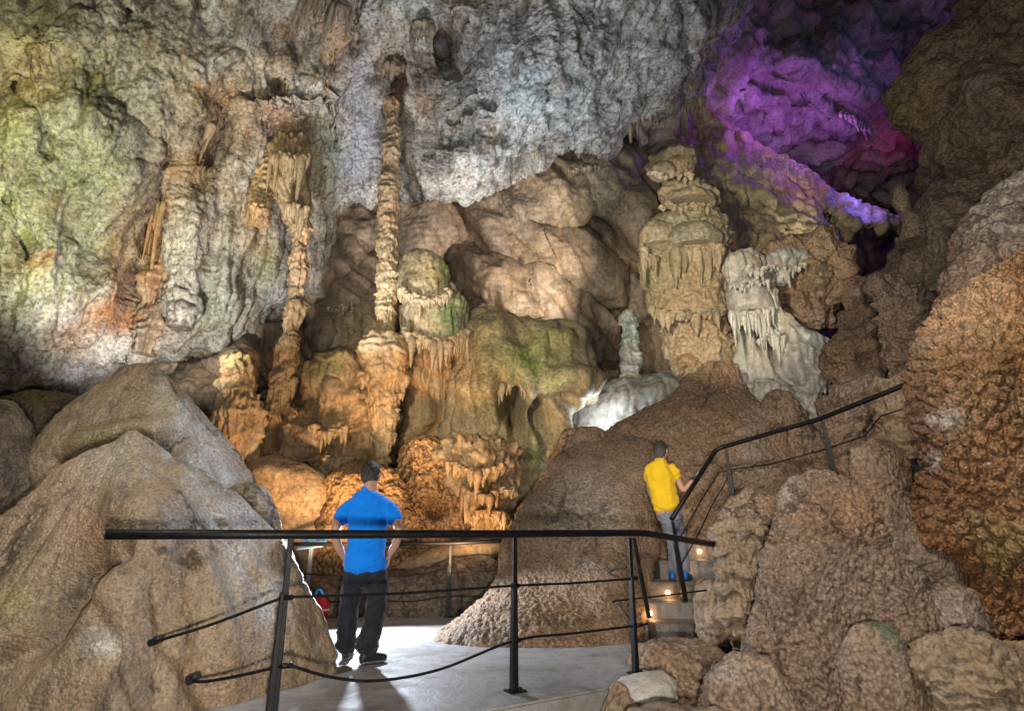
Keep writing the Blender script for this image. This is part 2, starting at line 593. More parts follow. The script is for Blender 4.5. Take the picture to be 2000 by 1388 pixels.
def rock(name, c1, c2, c3, c4=None, big=0.8, cell=0.05, gap=0.6, tip=0.3, pit=0.5, blot=0.5, bump=1.0, rough=0.75, streak=0.0, wet=0.0, crust=0.0, crustc=(0.55, 0.53, 0.50), macro=0.2, crack=0.0):
    """limestone: stone colours in patches, a skin of grape-like calcite cells `cell` metres wide, pits, drip streaks, white crust"""
    m, nt, bs = nodes(name)
    L = nt.links.new
    pos = nt.nodes.new('ShaderNodeNewGeometry').outputs['Position']
    n1 = mk(nt, 'ShaderNodeTexNoise', Scale=big, Detail=7.0, Roughness=0.62, Distortion=0.8)
    n2 = mk(nt, 'ShaderNodeTexNoise', Scale=big * 3.7, Detail=10.0, Roughness=0.68, Distortion=0.5)
    n3 = mk(nt, 'ShaderNodeTexNoise', Scale=0.8 / cell, Detail=7.0, Roughness=0.72)
    for n in (n1, n2, n3):
        L(pos, n.inputs['Vector'])
    base = mixc(nt, ramp(nt, n1.outputs[0], [(0.41, (0, 0, 0)), (0.57, (1, 1, 1))]), c1, c2)
    base = mixc(nt, ramp(nt, n2.outputs[0], [(0.53, (0, 0, 0)), (0.66, (blot,) * 3)]), base, c3)
    if c4:
        base = mixc(nt, ramp(nt, n2.outputs[0], [(0.33, (blot,) * 3), (0.45, (0, 0, 0))]), base, c4)
    if streak:
        mp = mk(nt, 'ShaderNodeMapping')
        mp.inputs['Scale'].default_value = (4.5, 4.5, 0.4)
        L(pos, mp.inputs['Vector'])
        ns = mk(nt, 'ShaderNodeTexNoise', Scale=1.0, Detail=8.0, Roughness=0.7, Distortion=0.5)
        L(mp.outputs[0], ns.inputs['Vector'])
        base = mixc(nt, ramp(nt, ns.outputs[0], [(0.50, (0, 0, 0)), (0.64, (streak,) * 3)]), base, c3)
        base = mixc(nt, ramp(nt, ns.outputs[0], [(0.32, (streak,) * 3), (0.44, (0, 0, 0))]), base, tuple(min(0.7, x * 1.35) for x in c1))
    vor = mk(nt, 'ShaderNodeTexVoronoi', feature='F1', Scale=1.0 / cell)
    wv = nt.nodes.new('ShaderNodeVectorMath')
    wv.operation = 'MULTIPLY_ADD'
    L(n3.outputs[1], wv.inputs[0])
    wv.inputs[1].default_value = (cell * 0.7,) * 3
    L(pos, wv.inputs[2])
    L(wv.outputs[0], vor.inputs['Vector'])
    if tip:
        base = mixc(nt, ramp(nt, vor.outputs['Distance'], [(0.02, (tip,) * 3), (0.40, (0, 0, 0))]), base, tuple(min(0.7, x * 1.5 + 0.03) for x in c1))
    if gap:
        base = mixc(nt, ramp(nt, vor.outputs['Distance'], [(0.50, (0, 0, 0)), (0.80, (gap,) * 3)]), base, tuple(x * 0.5 for x in c3))  # shade between the calcite cells, painted into the colour
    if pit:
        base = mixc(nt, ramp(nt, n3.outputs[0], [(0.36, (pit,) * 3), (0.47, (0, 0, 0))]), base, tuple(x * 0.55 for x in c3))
    if crust:
        nc = mk(nt, 'ShaderNodeTexNoise', Scale=big * 2.6, Detail=12.0, Roughness=0.8)
        L(pos, nc.inputs['Vector'])
        base = mixc(nt, ramp(nt, nc.outputs[0], [(0.60, (0, 0, 0)), (0.66, (crust,) * 3)]), base, crustc)
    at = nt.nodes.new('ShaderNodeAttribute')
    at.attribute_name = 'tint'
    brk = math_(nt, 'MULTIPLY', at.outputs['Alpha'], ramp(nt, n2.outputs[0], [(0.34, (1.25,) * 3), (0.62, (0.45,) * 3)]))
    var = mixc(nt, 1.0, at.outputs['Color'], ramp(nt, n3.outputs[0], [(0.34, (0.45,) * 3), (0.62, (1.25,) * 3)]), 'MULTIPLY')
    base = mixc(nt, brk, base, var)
    base = mixc(nt, 1.0, base, ramp(nt, n3.outputs[0], [(0.32, (0.70,) * 3), (0.68, (1.28,) * 3)]), 'MULTIPLY')
    hc = None
    if crack:
        wc = nt.nodes.new('ShaderNodeVectorMath')
        wc.operation = 'MULTIPLY_ADD'
        L(n2.outputs[1], wc.inputs[0])
        wc.inputs[1].default_value = (0.55,) * 3
        L(pos, wc.inputs[2])
        vc = mk(nt, 'ShaderNodeTexVoronoi', feature='DISTANCE_TO_EDGE', Scale=1.1)
        L(wc.outputs[0], vc.inputs['Vector'])
        line = ramp(nt, vc.outputs['Distance'], [(0.0, (1, 1, 1)), (0.022, (0, 0, 0))])
        hc = math_(nt, 'MULTIPLY', line, ramp(nt, n1.outputs[0], [(0.47, (0, 0, 0)), (0.56, (crack,) * 3)]))
        base = mixc(nt, hc, base, tuple(x * 0.5 for x in c3))
    L(base, bs.inputs['Base Color'])
    bs.inputs['Roughness'].default_value = rough
    bs.inputs['Specular IOR Level'].default_value = 0.25 + wet
    if wet:
        damp = math_(nt, 'MULTIPLY', ramp(nt, n1.outputs[0], [(0.42, (0.15,) * 3), (0.62, (1, 1, 1))]), wet * 1.3)
        L(math_(nt, 'MAXIMUM', math_(nt, 'SUBTRACT', rough + 0.18, math_(nt, 'MULTIPLY', n3.outputs[0], damp)), 0.16), bs.inputs['Roughness'])
    h1 = ramp(nt, vor.outputs['Distance'], [(0.0, (1, 1, 1)), (0.25, (0.88,) * 3), (0.5, (0.55,) * 3), (0.9, (0, 0, 0))])
    nrm = None
    for h, st_, d in ((h1, min(1.0, bump * (0.25 + gap)), cell * 0.55), (n3.outputs[0], min(1.0, bump * (0.2 + 0.7 * pit)), cell * 1.0), (n2.outputs[0], macro, 0.08 / max(big, 0.3))):
        bp = mk(nt, 'ShaderNodeBump', Strength=st_, Distance=d)
        L(h, bp.inputs['Height'])
        if nrm is not None:
            L(nrm, bp.inputs['Normal'])
        nrm = bp.outputs[0]
    if hc is not None:
        bp = mk(nt, 'ShaderNodeBump', Strength=0.8, Distance=0.03, invert=True)
        L(hc, bp.inputs['Height'])
        L(nrm, bp.inputs['Normal'])
        nrm = bp.outputs[0]
    L(nrm, bs.inputs['Normal'])
    return m


def plain(name, col, rough=0.5, metal=0.0, spec=0.5, nscale=0, namp=0.0, bump=0.0, bdist=0.005):
    m, nt, bs = nodes(name)
    bs.inputs['Base Color'].default_value = (*col, 1)
    bs.inputs['Roughness'].default_value = rough
    bs.inputs['Metallic'].default_value = metal
    bs.inputs['Specular IOR Level'].default_value = spec
    if nscale:
        pos = nt.nodes.new('ShaderNodeTexCoord').outputs['Object']
        n = mk(nt, 'ShaderNodeTexNoise', Scale=nscale, Detail=7.0, Roughness=0.65)
        nt.links.new(pos, n.inputs['Vector'])
        c = ramp(nt, n.outputs[0], [(0.3, tuple(x * (1 - namp) for x in col)), (0.7, tuple(min(1, x * (1 + namp)) for x in col))])
        nt.links.new(c, bs.inputs['Base Color'])
        if bump:
            b = mk(nt, 'ShaderNodeBump', Strength=bump, Distance=bdist)
            nt.links.new(n.outputs[0], b.inputs['Height'])
            nt.links.new(b.outputs[0], bs.inputs['Normal'])
    return m


def emit(name, col, strength):
    m, nt, bs = nodes(name)
    bs.inputs['Base Color'].default_value = (*col, 1)
    bs.inputs['Emission Color'].default_value = (*col, 1)
    bs.inputs['Emission Strength'].default_value = strength
    return m


GREEN, MOSS = (0.24, 0.30, 0.12), (0.10, 0.20, 0.04)
OCHRE, RUST = (0.40, 0.22, 0.08), (0.34, 0.12, 0.035)
WHITEC, GREYB = (0.62, 0.60, 0.56), (0.30, 0.33, 0.37)
DARKM, BROWN = (0.045, 0.035, 0.03), (0.14, 0.08, 0.04)
M = {}
M['vault'] = rock('vault_limestone', (0.46, 0.45, 0.41), (0.33, 0.31, 0.28), (0.11, 0.07, 0.042), (0.38, 0.24, 0.12), 0.55, 0.05, 0.0, 0.0, 0.8, 0.9, 0.95, 0.75, streak=0.8, crust=0.5, macro=0.25, crack=0.5)
M['flow'] = rock('brown_flowstone', (0.37, 0.275, 0.185), (0.27, 0.215, 0.155), (0.07, 0.052, 0.04), (0.36, 0.22, 0.115), 0.6, 0.06, 0.0, 0.0, 0.2, 0.6, 0.5, 0.45, streak=0.6, wet=0.3)
M['amber'] = rock('amber_flowstone', (0.40, 0.25, 0.12), (0.35, 0.265, 0.15), (0.12, 0.065, 0.033), (0.42, 0.23, 0.09), 0.8, 0.05, 0.0, 0.0, 0.3, 0.35, 0.6, 0.5, streak=0.6, wet=0.25)
M['amberp'] = rock('amber_popcorn', (0.40, 0.24, 0.11), (0.30, 0.18, 0.09), (0.09, 0.045, 0.02), None, 0.9, 0.05, 0.7, 0.3, 0.3, 0.25, 1.0, 0.65, macro=0.15)
M['white'] = rock('white_calcite', (0.50, 0.46, 0.39), (0.40, 0.405, 0.375), (0.17, 0.125, 0.085), (0.43, 0.35, 0.24), 0.8, 0.06, 0.0, 0.0, 0.1, 0.4, 0.3, 0.35, streak=0.5, wet=0.3, macro=0.1)
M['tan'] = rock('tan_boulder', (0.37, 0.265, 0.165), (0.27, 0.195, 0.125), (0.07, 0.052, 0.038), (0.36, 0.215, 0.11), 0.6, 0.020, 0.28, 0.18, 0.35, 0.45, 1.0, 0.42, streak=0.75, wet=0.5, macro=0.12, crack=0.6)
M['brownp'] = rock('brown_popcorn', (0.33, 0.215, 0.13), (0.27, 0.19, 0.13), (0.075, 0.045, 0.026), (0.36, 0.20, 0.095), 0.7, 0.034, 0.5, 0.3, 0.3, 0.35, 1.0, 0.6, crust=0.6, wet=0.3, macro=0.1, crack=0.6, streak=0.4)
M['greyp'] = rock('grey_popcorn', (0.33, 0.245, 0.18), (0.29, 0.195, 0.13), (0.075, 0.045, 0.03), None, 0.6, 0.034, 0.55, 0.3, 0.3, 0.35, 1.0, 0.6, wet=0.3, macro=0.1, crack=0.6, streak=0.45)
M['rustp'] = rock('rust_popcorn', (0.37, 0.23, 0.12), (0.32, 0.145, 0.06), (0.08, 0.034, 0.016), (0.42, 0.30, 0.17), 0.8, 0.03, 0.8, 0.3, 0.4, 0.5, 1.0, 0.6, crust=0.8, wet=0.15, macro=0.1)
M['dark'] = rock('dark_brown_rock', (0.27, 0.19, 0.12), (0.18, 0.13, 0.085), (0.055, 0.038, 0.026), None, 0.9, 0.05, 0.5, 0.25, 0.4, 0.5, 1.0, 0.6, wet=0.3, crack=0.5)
M['pale'] = rock('pale_rock', (0.34, 0.30, 0.29), (0.22, 0.17, 0.16), (0.10, 0.07, 0.065), (0.36, 0.24, 0.18), 0.4, 0.08, 0.0, 0.0, 0.4, 0.6, 0.9, 0.6, macro=0.3)
M['yellow'] = rock('yellow_flowstone', (0.41, 0.32, 0.20), (0.33, 0.265, 0.165), (0.10, 0.072, 0.042), (0.42, 0.27, 0.13), 0.7, 0.05, 0.0, 0.0, 0.3, 0.4, 0.6, 0.5, streak=0.6, wet=0.2)
M['layer'] = rock('layered_rock', (0.37, 0.275, 0.185), (0.29, 0.22, 0.15), (0.09, 0.06, 0.04), (0.38, 0.25, 0.12), 1.2, 0.036, 0.2, 0.1, 0.5, 0.5, 0.9, 0.65)
def concrete(name, col, dirt):
    m, nt, bs = nodes(name)
    pos = nt.nodes.new('ShaderNodeNewGeometry').outputs['Position']
    ns = [mk(nt, 'ShaderNodeTexNoise', Scale=sc, Detail=d, Roughness=0.65, Distortion=ds) for sc, d, ds in ((1.3, 8.0, 0.8), (7.0, 8.0, 0.4), (120.0, 3.0, 0.0))]
    for n in ns:
        nt.links.new(pos, n.inputs['Vector'])
    c = mixc(nt, ramp(nt, ns[0].outputs[0], [(0.42, (0, 0, 0)), (0.64, (0.85,) * 3)]), col, dirt)
    c = mixc(nt, ramp(nt, ns[1].outputs[0], [(0.52, (0, 0, 0)), (0.68, (0.6,) * 3)]), c, tuple(x * 0.6 for x in dirt))
    c = mixc(nt, 1.0, c, ramp(nt, ns[2].outputs[0], [(0.3, (0.7,) * 3), (0.7, (1.25,) * 3)]), 'MULTIPLY')
    nt.links.new(c, bs.inputs['Base Color'])
    nt.links.new(ramp(nt, ns[0].outputs[0], [(0.40, (0.55,) * 3), (0.60, (0.80,) * 3)]), bs.inputs['Roughness'])
    b1 = mk(nt, 'ShaderNodeBump', Strength=0.6, Distance=0.004)
    nt.links.new(ns[2].outputs[0], b1.inputs['Height'])
    b2 = mk(nt, 'ShaderNodeBump', Strength=0.4, Distance=0.03)
    nt.links.new(ns[1].outputs[0], b2.inputs['Height'])
    nt.links.new(b1.outputs[0], b2.inputs['Normal'])
    nt.links.new(b2.outputs[0], bs.inputs['Normal'])
    return m


M['concrete'] = concrete('grey_concrete', (0.34, 0.33, 0.325), (0.21, 0.18, 0.15))
M['block'] = concrete('pale_concrete', (0.52, 0.50, 0.46), (0.34, 0.29, 0.24))
M['step'] = concrete('step_concrete', (0.22, 0.205, 0.19), (0.12, 0.09, 0.065))
def painted_iron(name):
    m, nt, bs = nodes(name)
    pos = nt.nodes.new('ShaderNodeNewGeometry').outputs['Position']
    a, c = mk(nt, 'ShaderNodeTexNoise', Scale=22.0, Detail=8.0, Roughness=0.7), mk(nt, 'ShaderNodeTexNoise', Scale=150.0, Detail=4.0)
    nt.links.new(pos, a.inputs['Vector'])
    nt.links.new(pos, c.inputs['Vector'])
    col = mixc(nt, ramp(nt, a.outputs[0], [(0.60, (0, 0, 0)), (0.68, (0.8,) * 3)]), (0.005, 0.005, 0.006), (0.05, 0.025, 0.014))
    nt.links.new(col, bs.inputs['Base Color'])
    nt.links.new(ramp(nt, a.outputs[0], [(0.3, (0.30,) * 3), (0.65, (0.6,) * 3)]), bs.inputs['Roughness'])
    bs.inputs['Specular IOR Level'].default_value = 0.3
    bp = mk(nt, 'ShaderNodeBump', Strength=0.6, Distance=0.003)
    nt.links.new(c.outputs[0], bp.inputs['Height'])
    nt.links.new(bp.outputs[0], bs.inputs['Normal'])
    return m


M['iron'] = painted_iron('black_painted_iron')
#SECTION-STRUCTURE
# ------------------------------------------------------------------ the hall: vault, back wall, recess, ground
MG, SOOT = (0.23, 0.27, 0.10), (0.06, 0.05, 0.045)
vault_ctrl = [(-400, -300, 7.2), (-300, 0, 7.2), (0, 0, 7.8), (300, 0, 8.6), (680, 0, 9.6), (1000, 0, 9.0), (1400, 0, 10.5), (1500, -300, 9.5), (700, -300, 8.2),
              (-350, 760, 8.6), (0, 760, 9.6), (110, 770, 10.1), (300, 660, 10.6), (450, 690, 11.6), (600, 560, 12.4), (655, 420, 12.4), (700, 390, 12.4), (780, 335, 12.2),
              (870, 385, 10.6), (980, 355, 10.7), (1130, 285, 11.2), (1220, 245, 11.8), (1370, 180, 12.6), (1460, 0, 12.0), (300, 350, 10.0), (500, 350, 11.0), (1000, 200, 9.8),
              (720, 200, 11.3), (620, 200, 10.9), (150, 400, 9.4), (860, 60, 10.1), (1250, 100, 10.3)]
vault_edge = [(-400, 800), (0, 775), (110, 788), (250, 722), (330, 702), (450, 697), (560, 615), (640, 568), (660, 420), (690, 397), (760, 385), (785, 337), (812, 372), (870, 392),
              (985, 362), (1040, 322), (1130, 292), (1190, 302), (1225, 250), (1340, 203), (1370, 188), (1392, 110), (1440, 55), (1478, -40), (1500, -285)]
sheet('cave_vault', -400, 1500, -320, vault_edge, vault_ctrl, M['vault'], 3.1, (60, 3.5),
      dent=[(860, 250, 90, 110, 0.35, 20), (1000, 160, 120, 120, 0.3), (930, 320, 160, 60, 0.35, -10), (1180, 160, 130, 100, 0.3), (760, 170, 60, 120, 0.25), (760, 300, 26, 120, -0.9), (645, 90, 30, 130, 0.45), (600, 60, 70, 60, -0.4),
            (360, 470, 50, 160, 0.45, 10), (460, 520, 45, 130, 0.4, 8), (540, 450, 40, 150, 0.4), (410, 560, 60, 70, 0.3), (300, 400, 40, 140, -0.45, 8), (410, 280, 40, 130, -0.5, 20), (480, 330, 40, 90, 0.25),
            (100, 560, 170, 90, 0.3, -35), (60, 660, 110, 70, 0.35), (220, 600, 70, 120, 0.35, 38), (150, 240, 90, 160, 0.35, -30), (210, 300, 60, 120, 0.3, -25), (60, 420, 80, 160, 0.3, -20), (80, 60, 110, 60, 0.4), (330, 160, 90, 120, 0.3, 20), (480, 130, 80, 100, 0.25),
            (865, 80, 12, 40, -0.6), (830, 20, 90, 40, 0.35), (1070, 175, 10, 22, -0.4), (1380, 80, 30, 90, 0.3, 15), (250, 35, 8, 14, -0.5), (545, 168, 8, 14, -0.5), (560, 200, 90, 14, 0.3)],
      ridges=[([(225, 190), (262, 250), (255, 310)], 9, -0.25), ([(30, 170), (90, 260), (100, 300), (150, 330), (200, 370)], 10, -0.28), ([(10, 380), (60, 500)], 9, -0.2),
              ([(700, 0), (690, 130), (640, 240)], 12, -0.3), ([(770, 130), (772, 230)], 14, -0.5), ([(280, 520), (250, 640), (245, 700)], 12, -0.25), ([(470, 600), (505, 480), (500, 400)], 9, -0.2),
              ([(900, 30), (870, 100), (880, 140)], 10, -0.3), ([(1330, 0), (1345, 110), (1330, 190)], 12, -0.25), ([(880, 230), (930, 195), (960, 200)], 7, -0.18)],
      disp=[('fbm', 0.36, 2.2, 2), ('rid', 0.05, 0.7), ('flute', 0.15, 0.42, 0.16), ('flute', 0.05, 0.14, 0.14), ('popm', 0.05, 0.08, 2.2), ('popm', 0.035, 0.05, 1.5), ('fbm', 0.022, 0.12, 4)],
      spots=[(30, 330, 110, 260, (0.36, 0.38, 0.14), 0.45), (160, 330, 150, 220, (0.27, 0.34, 0.19), 0.5), (30, 120, 120, 130, (0.42, 0.36, 0.13), 0.5), (60, 150, 90, 60, OCHRE, 0.35),
             (420, 600, 50, 60, (0.30, 0.36, 0.18), 0.5), (520, 540, 50, 90, (0.26, 0.30, 0.16), 0.5), (640, 300, 40, 110, (0.24, 0.27, 0.18), 0.6), (95, 495, 34, 14, RUST, 0.6), (60, 515, 22, 9, (0.38, 0.2, 0.09), 0.5),
             (215, 625, 70, 50, (0.40, 0.17, 0.06), 0.95), (165, 675, 60, 46, (0.40, 0.20, 0.08), 0.9), (272, 640, 30, 80, (0.38, 0.15, 0.05), 0.95), (245, 540, 40, 60, (0.36, 0.18, 0.07), 0.8), (300, 500, 36, 90, (0.30, 0.13, 0.05), 0.65), (320, 360, 50, 90, RUST, 0.6), (390, 330, 60, 60, OCHRE, 0.6), (450, 250, 60, 50, (0.36, 0.20, 0.09), 0.6), (500, 430, 40, 70, OCHRE, 0.55), (250, 420, 40, 70, (0.24, 0.15, 0.08), 0.6), (530, 130, 50, 40, (0.4, 0.26, 0.13), 0.5), (110, 400, 50, 40, (0.22, 0.14, 0.06), 0.5), (590, 250, 26, 60, BROWN, 0.6), (215, 790, 40, 30, OCHRE, 0.4), (350, 640, 40, 50, (0.22, 0.14, 0.08), 0.5), (300, 330, 30, 80, BROWN, 0.5),
             (230, 690, 70, 40, WHITEC, 0.7), (150, 750, 60, 26, (0.6, 0.6, 0.66), 0.8), (130, 610, 60, 30, WHITEC, 0.5), (200, 560, 30, 22, WHITEC, 0.5), (360, 520, 40, 110, (0.48, 0.48, 0.44), 0.6), (460, 560, 40, 80, (0.45, 0.46, 0.45), 0.5), (540, 580, 40, 30, (0.55, 0.54, 0.54), 0.6),
             (660, 90, 24, 90, OCHRE, 0.65), (690, 60, 14, 120, RUST, 0.5), (560, 60, 80, 80, BROWN, 0.65), (470, 60, 60, 80, (0.14, 0.12, 0.09), 0.55), (330, 100, 100, 60, (0.28, 0.22, 0.12), 0.4), (440, 200, 120, 60, (0.30, 0.22, 0.12), 0.5), (420, 180, 60, 30, OCHRE, 0.4), (260, 250, 30, 130, (0.18, 0.16, 0.14), 0.5),
             (400, 300, 40, 90, BROWN, 0.6), (540, 230, 40, 40, RUST, 0.5), (760, 130, 40, 60, (0.40, 0.26, 0.12), 0.5), (750, 170, 14, 120, BROWN, 0.6), (780, 190, 16, 60, RUST, 0.6), (700, 220, 40, 120, (0.30, 0.32, 0.42), 0.6), (690, 330, 40, 60, (0.28, 0.30, 0.40), 0.45),
             (860, 100, 40, 40, BROWN, 0.5), (980, 20, 80, 30, BROWN, 0.5), (830, 200, 26, 30, OCHRE, 0.4), (900, 60, 50, 50, (0.2, 0.14, 0.09), 0.4), (1000, 130, 120, 110, (0.34, 0.37, 0.40), 0.6), (1090, 200, 120, 80, (0.32, 0.38, 0.39), 0.6), (880, 300, 90, 70, (0.44, 0.42, 0.38), 0.6), (900, 360, 110, 26, (0.5, 0.44, 0.36), 0.5), (1180, 60, 120, 70, (0.26, 0.29, 0.27), 0.4),
             (1090, 160, 12, 30, BROWN, 0.5), (1070, 165, 10, 20, BROWN, 0.7), (1120, 90, 10, 24, BROWN, 0.8), (960, 260, 12, 30, OCHRE, 0.5), (1320, 60, 40, 80, (0.36, 0.35, 0.37), 0.5), (1280, 150, 60, 40, (0.4, 0.4, 0.38), 0.5), (10, 640, 30, 50, (0.10, 0.11, 0.06), 0.6), (60, 770, 90, 30, (0.26, 0.20, 0.05), 0.6)])

lob = [(700, 440, 90, 70, 0, 0.8), (840, 440, 75, 90, 10, 1.0), (960, 430, 60, 110, -25, 1.0), (1070, 380, 130, 90, -10, 1.1), (1180, 350, 120, 90, 25, 0.9), (1040, 480, 60, 130, -50, 1.0), (1110, 500, 50, 150, -45, 1.0), (980, 560, 60, 130, -55, 1.1), (1080, 580, 60, 110, -40, 1.0),
       (1160, 520, 50, 120, -40, 0.9), (1150, 640, 60, 90, -30, 0.9), (1000, 640, 120, 60, 15, 1.0), (660, 520, 70, 90, 20, 1.0), (680, 600, 60, 120, 25, 1.6), (720, 640, 50, 100, 10, 1.8), (650, 760, 75, 80, 0, 2.4), (640, 640, 40, 90, 30, 1.2), (740, 560, 60, 80, 0, 1.0), (560, 700, 60, 80, 0, 1.5), (600, 850, 80, 90, 0, 2.0), (700, 850, 70, 100, 0, 2.0),
       (400, 780, 90, 70, -20, 1.0), (470, 720, 80, 60, -30, 1.0), (380, 860, 60, 90, 0, 0.8), (1240, 420, 60, 110, -20, 0.9), (1230, 560, 40, 90, -20, 0.5), (860, 620, 70, 90, 0, 0.6), (820, 760, 70, 70, 0, 0.8), (780, 820, 60, 60, 0, 0.5)]
lob = [(a, b_, c, d, e, min(f * 1.35, max(f, 1.5))) for a, b_, c, d, e, f in lob]
sheet('back_wall', 220, 1420, [(220, 620), (520, 560), (600, 470), (680, 330), (800, 300), (1000, 280), (1420, 160)], 1240,
      [(220, 620, 11.8), (220, 1240, 10.6), (560, 640, 13.2), (600, 1240, 11.2), (700, 380, 14.6), (1000, 300, 14.6), (1400, 200, 15), (1000, 700, 14.4), (1400, 700, 15), (1000, 1240, 12), (1400, 1240, 13), (800, 900, 13.2), (1210, 700, 16.0)],
      M['flow'], 3.1, None, lob=lob, disp=[('fbm', 0.16, 0.9, 4), ('drape', 0.16, 0.75), ('drape', 0.05, 0.28), ('ripple', 0.025, 0.16), ('fbm', 0.012, 0.12, 3)],
      spots=[(700, 430, 60, 40, (0.08, 0.06, 0.05), 0.5), (850, 430, 70, 60, (0.34, 0.22, 0.16), 0.5), (960, 500, 90, 50, (0.13, 0.09, 0.08), 0.55), (1180, 380, 120, 60, (0.30, 0.26, 0.16), 0.6), (650, 720, 50, 30, MG, 0.6), (650, 850, 120, 110, (0.42, 0.25, 0.11), 0.7), (420, 760, 130, 60, (0.2, 0.14, 0.09), 0.5), (700, 640, 40, 40, (0.28, 0.27, 0.13), 0.5), (1000, 400, 60, 60, (0.33, 0.27, 0.22), 0.4)])

sheet('recess_wall', 1240, 2150, -320, 720, [(1240, -300, 11.5), (1400, 0, 13.2), (2100, -300, 12), (1500, 0, 15), (1700, 0, 15.5), (1900, 0, 14), (2100, 300, 15), (1400, 250, 15.5), (1500, 200, 15.8), (1600, 230, 16.2), (1700, 300, 18), (1780, 330, 19.5), (1700, 470, 25), (1640, 500, 25), (1770, 500, 25), (1300, 700, 19), (2100, 700, 18), (1650, 120, 15.4)],
      M['pale'], 3.4, None, lob=[(1540, 130, 110, 60, 15, 0.5), (1660, 90, 90, 60, -20, 0.5), (1590, 215, 40, 30, 0, 0.5), (1640, 250, 60, 26, 35, 0.5), (1450, 60, 60, 120, 20, 0.6), (1680, 170, 60, 50, 30, 0.4), (1760, 110, 60, 80, 0, 0.5), (1500, 200, 60, 40, 20, 0.6)],
      disp=[('fbm', 0.45, 1.8, 3), ('rid', 0.35, 1.3), ('fbm', 0.06, 0.3, 4)])
sheet('flowstone_slope', 1325, 1790, [(1325, 238), (1380, 205), (1460, 262), (1600, 345), (1700, 400), (1790, 425)], [(1190, 640), (1420, 620), (1600, 560), (1640, 470), (1700, 445), (1790, 450)],
      [(1190, 270, 14.2), (1380, 210, 15.5), (1450, 300, 15.2), (1600, 380, 15.6), (1780, 435, 16.4), (1240, 620, 13.4), (1450, 600, 13.4), (1600, 560, 14.2), (1500, 430, 14.3), (1640, 460, 15.4)], M['yellow'], 2.6, (20, 2.0),
      lob=[(1420, 330, 40, 90, -25, 0.7), (1490, 370, 45, 100, -35, 0.7), (1560, 420, 40, 110, -45, 0.7), (1440, 440, 40, 110, -25, 0.8), (1520, 480, 40, 110, -30, 0.8), (1390, 400, 40, 110, -15, 0.8), (1330, 330, 60, 90, 0, 0.5), (1640, 410, 120, 24, 28, 0.4), (1560, 330, 150, 30, 33, 0.5)],
      disp=[('fbm', 0.16, 0.9, 4), ('flute', 0.12, 0.4, 0.5), ('ripple', 0.06, 0.45), ('fbm', 0.04, 0.15, 3)],
      spots=[(1560, 330, 170, 26, (0.34, 0.3, 0.33), 0.7), (1450, 420, 70, 60, (0.12, 0.11, 0.07), 0.5)])

# ground of the hall under everything, falling away beyond the path
gx, gy = np.meshgrid(np.linspace(-16, 16, 330), np.linspace(-6, 24, 310))
gz = -1.75 - 0.12 * np.clip(gy - 3, 0, 9) + 0.35 * fbm(np.stack([gx, gy, gx * 0], -1) / 1.7, 5)
gV = np.stack([gx, gy, gz], -1)
gm = mesh_from('ground', gV, grid_quads(310, 330, False), np.zeros(gx.shape + (4,)))
tag(link('ground', gm, M['dark']), kind='structure')

# concrete path, cut to its outline, with a real thickness
def slab(name, poly, z, th, mat, parent=None, bev=0.015, base=None):
    bm = bmesh.new()
    top = [bm.verts.new((x, y, z)) for x, y in poly]
    f = bm.faces.new(top)
    r = bmesh.ops.extrude_face_region(bm, geom=[f])
    for v in r['geom']:
        if isinstance(v, bmesh.types.BMVert):
            v.co.z -= th
    bmesh.ops.recalc_face_normals(bm, faces=bm.faces)
    if bev:
        bmesh.ops.bevel(bm, geom=[e for e in bm.edges], offset=bev, segments=2, affect='EDGES', clamp_overlap=True)
    me = bpy.data.meshes.new(name)
    bm.to_mesh(me)
    bm.free()
    return link(name, me, mat, parent, base)


def gp(px, py):
    g = G(px, py)
    return (g.x, g.y)


path = slab('path', [gp(180, 1520), gp(380, 1330), gp(520, 1206), gp(900, 1203), gp(1010, 1225), gp(1320, 1262), gp(1330, 1300), gp(1180, 1344), gp(1060, 1366), gp(920, 1392), gp(700, 1500)], FLOOR, 0.30, M['concrete'])
tag(path, kind='structure')

